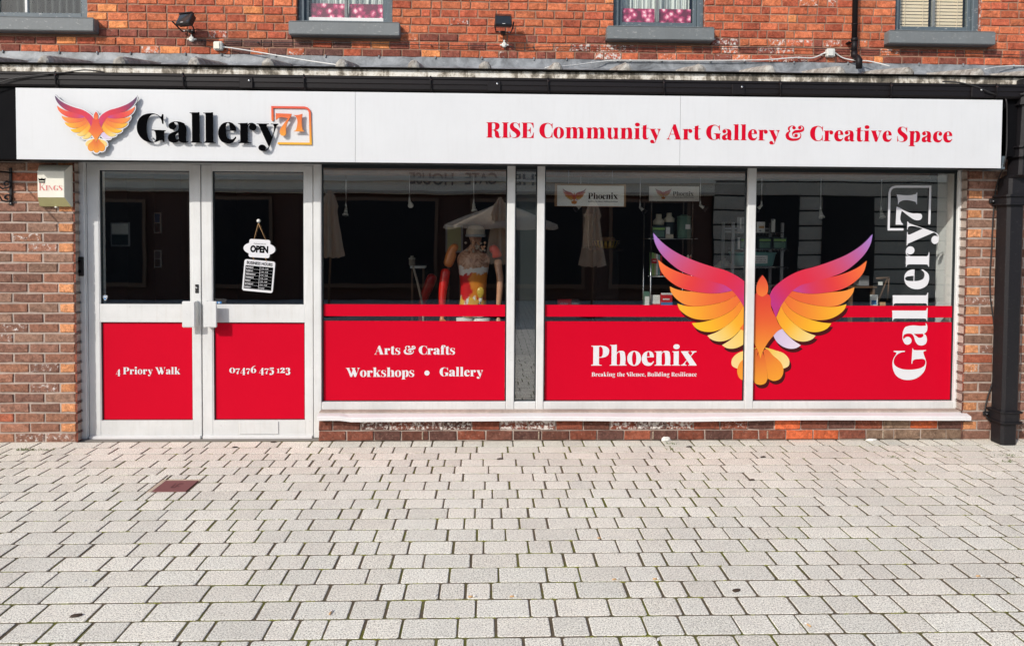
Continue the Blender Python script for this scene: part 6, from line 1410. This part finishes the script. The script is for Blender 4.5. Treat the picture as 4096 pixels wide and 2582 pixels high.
arm([(at(1734, 1092, yr), .045), (at(1722, 1125, yr), .050), (at(1706, 1165, yr), .044), (at(1690, 1210, yr), .034), (at(1682, 1250, yr), .028)], mat('dark_red_gloss', (.42, .012, .010), .3), 'arm', t2, Br); hand(at(1682, 1262, yr), M['redbox'], t2, Br)
mb = MB(); mb.tube([(Br.x, yr, 0), at(1706, 1165, yr)], .012, M['blackp'], 8); mb.lathe([(.1, 0), (.1, .01)], (Br.x, yr, .001), M['blackp'], 18); mb.build('stand', t2)
t = thing('wall_bench', (AX(1668, 1066, 2.0), 2.0, 0), 'narrow white topped bench with a pale jug deep in the left window', 'bench'); x0, x1, z0, z1 = rect(1640, 1063, 1700, 1073, 2.0)
mb = MB(); mb.box(x0, x1, 2.0, 2.2, z0, z1, M['dim_white'], .003); mb.build('top', t); mb = MB(); mb.box(x0+.01, x0+.03, 2.02, 2.04, 0, z0, M['wood']); mb.box(x1-.03, x1-.01, 2.02, 2.04, 0, z0, M['wood']); mb.build('legs', t)
jar(1648, 1022, 1062, 26, 2.06, 'cream', 'tassel', 'pale lidded jug on the white topped bench in the left window', .4, 'jug')
mb = MB(); mb.tube([at(1652, 1064, 1.3), at(1668, 1120, 1.3), at(1692, 1226, 1.3), Vector((AX(1705, 1226, 1.3), 1.3, .01))], .011, M['tassel'], 8); setup(mb.build('walking_cane'), 'walking_cane', None, 'pale slanting cane left of the dark red arm in the left window', 'cane')
t = thing('leaning_picture', at(1800, 1240, 1.9), 'pale framed picture behind the painted mannequin', 'picture'); x0, x1, z0, z1 = rect(1782, 900, 1852, 1010, 1.9)
mb = MB(); mb.box(x0, x1, 1.9, 1.92, z0, z1, M['greyp'], .003); mb.build('frame', t); mb = MB(); mb.box(x0+.02, x1-.02, 1.896, 1.899, z0+.02, z1-.02, M['yellowed']); mb.build('print', t); mb = MB(); mb.box(x0+.02, x0+.04, 1.93, 1.96, 0, z1, M['wood']); mb.box(x1-.04, x1-.02, 1.93, 1.96, 0, z1, M['wood']); mb.build('support', t)
# ------------------------------------------------------------------ across the street (seen in the glass)
YO = -12.0; VO = 2*GY-YO   # mirrored depth, used only to measure the reflection
def RZ(px, py): return AZ(px, py, VO)
def RXx(px, py): return AX(px, py, VO)
ob_ = thing('stone_building', (0, YO, 0), 'pale stone fronted building across the street, mirrored in the shop glass', 'building')
mb = MB(); ztop_ = 4.3; zc0 = RZ(1700, 775)
mb.box(-16, 5.6, YO-.6, YO-.1, 0, ztop_, M['brick2']); 
mb.box(-16, 5.6, YO-.1, YO+.05, zc0, ztop_-.2, M['stone']); mb.box(-16, 5.6, YO+.0, YO+.18, ztop_-.35, ztop_, M['stone']); mb.box(-16, 5.6, YO+.05, YO+.14, zc0+.30, zc0+.36, M['stone']); mb.box(-16, 5.6, YO+.05, YO+.12, zc0+.02, zc0+.08, M['stone2'])
mb.box(5.6, 16, YO-.6, YO+.02, 0, ztop_, M['dark'])
for k in range(11): mb.box(5.6, 16, YO+.02, YO+.05, .1+k*.36, .1+k*.36+.32, M['stone' if k > 7 else 'stone2'], .01)
mb.build('wall', ob_)
for a, b, z1_ in ((-13, -11, 2.3), (-9.6, -8.2, 2.4), (-7.2, -5.2, 2.5), (-4.4, -1.2, 2.5), (-.4, 2.4, 2.5), (3.0, 5.0, 2.5), (6.6, 7.7, 2.6), (8.3, 9.6, 2.6), (11.5, 13, 2.6)):
    q = MB(); q.box(a, b, YO+.051, YO+.09, .3 if a < 5 else .05, z1_, M['wood'] if a < 5 else M['dark']); w_ = q.build('window', ob_); q = MB(); q.box(a+.08, b-.08, YO+.091, YO+.10, .4, z1_-.08, M['dark']); q.build('pane', w_)
q = MB(); zt1, zt0 = RZ(1800, 692), RZ(1800, 738)
xg = RXx(1992, 715); wtx = xg-RXx(1636, 715)
STC = mat('sign_letters_grey', (.20, .19, .17), .6)
def mirr(x0):  return lambda u, v, d: (x0-u, YO+.075-d, zt0+v)
def place_word(word, pxr, pxl):
    tmp = MB(); sans(tmp, word, lambda u, v, d: (u, v, 0), STC, zt1-zt0, fat=.006); wd = max(v[0] for v in tmp.v); xr_ = RXx(pxr, 715); k = (xr_-RXx(pxl, 715))/wd
    sans(q, word, lambda u, v, d: (xr_-u*k, YO+.075+d*0, zt0+v), STC, zt1-zt0, fat=.006)
place_word('THE', 2178, 2055); place_word('GATE', 1990, 1860); place_word('HOUSE', 1815, 1638)
q.build('sign_lettering', ob_)
def parasol(x, y, h, label, opened):
    t = thing('parasol', (x, y, 0), label, 'parasol', 'cream parasols across the street')
    q = MB(); q.tube([(x, y, 0), (x, y, h)], .022, M['wood'], 10); q.lathe([(.25, 0), (.25, .05), (.05, .09)], (x, y, .0), M['blackp'], 20); q.build('pole', t)
    q = MB(); n = 8; N = 48; vs = []
    if opened: prof = [(.03, h), (.25, h-.10), (.7, h-.28), (1.2, h-.48), (1.22, h-.56)]
    else: prof = [(.02, h), (.11, h-.12), (.20, h-.33), (.17, h-.40), (.27, h-1.1), (.30, h-1.3)]
    for j, (r, z) in enumerate(prof):
        for k in range(N):
            a = 2*pi*k/N; f = abs(sin(a*n/2)) if opened else abs(sin(a*n/2+j*.1)); rr = r*((1-.055*f*(j > 0)) if opened else (1-.5*f*(j > 0))); vs.append((x+rr*cos(a), y+rr*sin(a), z-(.03*f*r if opened else .05*f*(j == 5))))
    q.add(vs, [(j*N+k, j*N+(k+1) % N, (j+1)*N+(k+1) % N, (j+1)*N+k) for j in range(len(prof)-1) for k in range(N)], M['fabric'], smooth=opened); q.build('canopy', t)
    if opened:
        for k in range(8):
            a = 2*pi*k/8; q = MB(); q.tube([(x, y, h-.15), (x+.6*cos(a), y+.6*sin(a), h-.26), (x+1.2*cos(a), y+1.2*sin(a), h-.50)], .008, M['wood'], 5); q.build('rib', t)
YP = -8.6; VP = 2*GY-YP
parasol(AX(1318, 850, VP), YP, AZ(1318, 758, VP), 'closed cream parasol mirrored at the left edge of the left shop window', False)
parasol(AX(1998, 850, VP), YP, AZ(1998, 788, VP), 'closed cream parasol mirrored above the mannequin', False)
parasol(AX(2005, 850, VP+.9), YP-.9, AZ(2005, 806, VP+.9), 'open cream parasol mirrored behind the closed one above the mannequin', True)
parasol(AX(2372, 850, VP), YP, AZ(2372, 800, VP), 'closed cream parasol mirrored below the larger phoenix board', False)

# ------------------------------------------------------------------ on the paving
cc = ground(648, 1936); t = thing('access_cover', (cc.x, cc.y, 0), 'small reddish iron access cover in the paving in front of the left door', 'access cover')
x0, x1, yA, yB = CVX0, CVX1, CVY0, CVY1
mb = MB(); mb.box(x0, x1, yA, yB, -.008, .003, M['rust'], .002)
for a, b, c, d in ((.42, .44, .3, .7), (.42, .52, .3, .33), (.52, .54, .3, .7), (.54, .66, .67, .70), (.58, .64, .40, .43)): mb.box(x0+(x1-x0)*a, x0+(x1-x0)*b, yA+(yB-yA)*c, yA+(yB-yA)*d, .0031, .0045, M['blackp'])
mb.build('lid', t)
mb = MB(); mb.box(x0-.035, x0-.002, yA-.01, yB+.03, -.009, .0005, M['mort_new'], .003); mb.box(x0-.002, x1+.01, yB+.003, yB+.035, -.009, .0005, M['mort_new'], .003); mb.build('mortar_bed', t)
def tuft(px, py, n, label, sp=.05, h=.035, seed=1):
    g = ground(px, py); r = random.Random(seed); mb = MB()
    for k in range(n):
        x = g.x+r.gauss(0, sp); y = g.y+r.gauss(0, .008); a = r.uniform(0, 6.28); l = r.uniform(.5, 1.2)*h; d = Vector((cos(a)*l*.8, sin(a)*l*.5, l)); wv = Vector((sin(a), -cos(a), 0))*.0016; b = Vector((x, y, -.006))
        mb.add([b-wv, b+wv, b+d*.55+wv*.8, b+d+Vector((0, 0, -l*.25)), b+d*.55-wv*.8], [(0, 1, 2, 3, 4)], M['grass'])
    setup(mb.build('grass_tuft'), 'grass_tuft', None, label, 'grass tuft', 'grass tufts in the paving joints')
for i, (px, py, n, lb, sp) in enumerate(((100, 1800, 60, 'larger grass tuft on the paving by the left brick pier', .045), (180, 1800, 26, 'smaller grass tuft right of the larger one by the left pier', .03), (2690, 1775, 16, 'thin grass tuft at the foot of the brick riser near the pale stone', .02), (2684, 1797, 14, 'tiny grass sprig one row in front of the thin tuft', .02), (4025, 1822, 22, 'grass tuft in the paving right of the square pipe foot', .04), (4032, 1847, 20, 'grass tuft one row nearer than the tuft by the square pipe', .03), (3567, 1827, 14, 'small grass sprig in front of the right shop window', .018))): tuft(px, py, n, lb, sp, .03, i)
# moss lying in the joints: countless clumps, one object
mb = MB(); rm = random.Random(21); yj0 = ground(2000, 1809).y
def clump(x, y, s_):
    v = []; n = 6
    for k in range(n): a = 2*pi*k/n+rm.random(); v.append((x+s_*cos(a)*rm.uniform(.7, 1.2), y+s_*sin(a)*rm.uniform(.6, 1.1), -.0044))
    v.append((x, y, -.002+s_*rm.uniform(.35, .7))); mb.add(v, [(k, (k+1) % n, n) for k in range(n)], M['moss'], smooth=True)
spots_ = [(1500, 2100), (2190, 2230), (2150, 2260), (1500, 2290), (2680, 2160), (2360, 2190), (2800, 2300), (1730, 2460), (2500, 2420), (3230, 2430), (1430, 2240), (520, 2125), (850, 2125), (2990, 2130), (3400, 2190), (1970, 2110), (3050, 2390), (2900, 2200), (1250, 2330), (1640, 1960), (2060, 1940)]
for r in range(23):
    yr_ = yj0-r*RP; x = -5
    while x < 5:
        x += rm.expovariate(5); g = max([math.exp(-(((x-ground(a, b).x)/.7)**2+((yr_-ground(a, b).y)/.35)**2)) for a, b in spots_])
        if rm.random() < .22+.75*g:
            for k in range(rm.randint(3, 12)): clump(x+k*.006, yr_+rm.gauss(0, .003), rm.uniform(.003, .0065))
setup(mb.build('moss'), 'moss', None, 'green brown moss growing in the paving joints', 'moss', None, 'stuff')
def bit(name, px, py, w_, d_, h_, m, label, cat, rot=0, group=None):
    g = ground(px, py); mb = MB(); r = random.Random(int(px)); n = 9; vs = []
    for s_, z in ((1, .0), (.85, h_*.7), (.4, h_)):
        for k in range(n): a = 2*pi*k/n; q_ = r.uniform(.75, 1.15)*s_; u, v = w_*q_*cos(a), d_*q_*sin(a); vs.append((g.x+u*cos(rot)-v*sin(rot), g.y+u*sin(rot)+v*cos(rot), z+.001+r.uniform(0, h_*.2)))
    mb.add(vs, [(i*n+k, i*n+(k+1) % n, (i+1)*n+(k+1) % n, (i+1)*n+k) for i in (0, 1) for k in range(n)]+[tuple(range(2*n, 3*n)), tuple(range(n))[::-1]], m, smooth=False)
    setup(mb.build(name), name, None, label, cat, group)
bit('stone_chunk', 2664, 1762, .042, .02, .032, M['white_litter'], 'pale broken stone lying against the brick riser', 'stone', .2)
bit('plaster_crumb', 3485, 1762, .05, .015, .016, M['white_litter'], 'flat pale plaster crumb against the right end of the brick riser', 'rubble')
for px, py, lb in ((940, 1789, 'dark curled leaf on the paving in front of the right door'), (1095, 1768, 'small dark leaf at the threshold below the right door'), (2757, 1787, 'dark flattened leaf on the paving below the middle shop window'), (3052, 1828, 'dark leaf on the paving below the right shop window'), (3008, 1920, 'tiny dark leaf scrap in the third paving row below the bird'), (2946, 2362, 'dark brown lump in the foreground paving right of centre'), (306, 2462, 'dark brown patch of dirt in the lower left paving'), (2000, 1836, 'small dark scrap on the paving near the centre')):
    bit('dead_leaf', px, py, .026, .012, .008, M['leaf'], lb, 'leaf', .3, 'dark leaves and scraps on the paving')
def butt(px, py, ang, m2, label):
    g = ground(px, py); d = Vector((cos(ang), sin(ang), 0)); t = thing('cigarette_butt', (g.x, g.y, 0), label, 'cigarette butt', 'cigarette butts on the paving')
    a = Vector((g.x, g.y, .005)); mb = MB(); mb.tube([a, a+d*.020], .0038, M['tan'], 8); mb.build('filter', t); mb = MB(); mb.tube([a+d*.020, a+d*.034], .0037, M['white_litter'], 8); mb.build('paper', t)
for i, (px, py, an, lb) in enumerate(((1318, 2458, 1.4, 'cigarette butt at the left centre of the lower paving'), (1874, 2388, .1, 'cigarette butt left of a second one in the lower centre paving'), (2040, 2387, .1, 'cigarette butt right of a second one in the lower centre paving'), (2450, 2319, .2, 'cigarette butt in the paving below the phoenix lettering'), (2612, 2317, .1, 'cigarette butt below the left wing of the large bird'), (3243, 2507, 2.0, 'cigarette butt near the bottom right of the paving'), (3905, 2305, 0, 'cigarette butt at the far right of the paving'), (2390, 2153, .05, 'cigarette butt furthest from the camera near the centre'))): butt(px, py, an, None, lb)
for px, py, lb in ((340, 2322, 'white paper scrap in a joint at the left of the paving'), (2633, 2556, 'white paper scrap at the bottom of the paving right of centre'), (1743, 2380, 'white paper scrap in a joint left of the two centre butts'), (2098, 1760, 'white scrap against the riser near the charcoal panel')):
    bit('paper_scrap', px, py, .012, .006, .004, M['white_litter'], lb, 'litter', 1.0, 'white scraps on the paving')
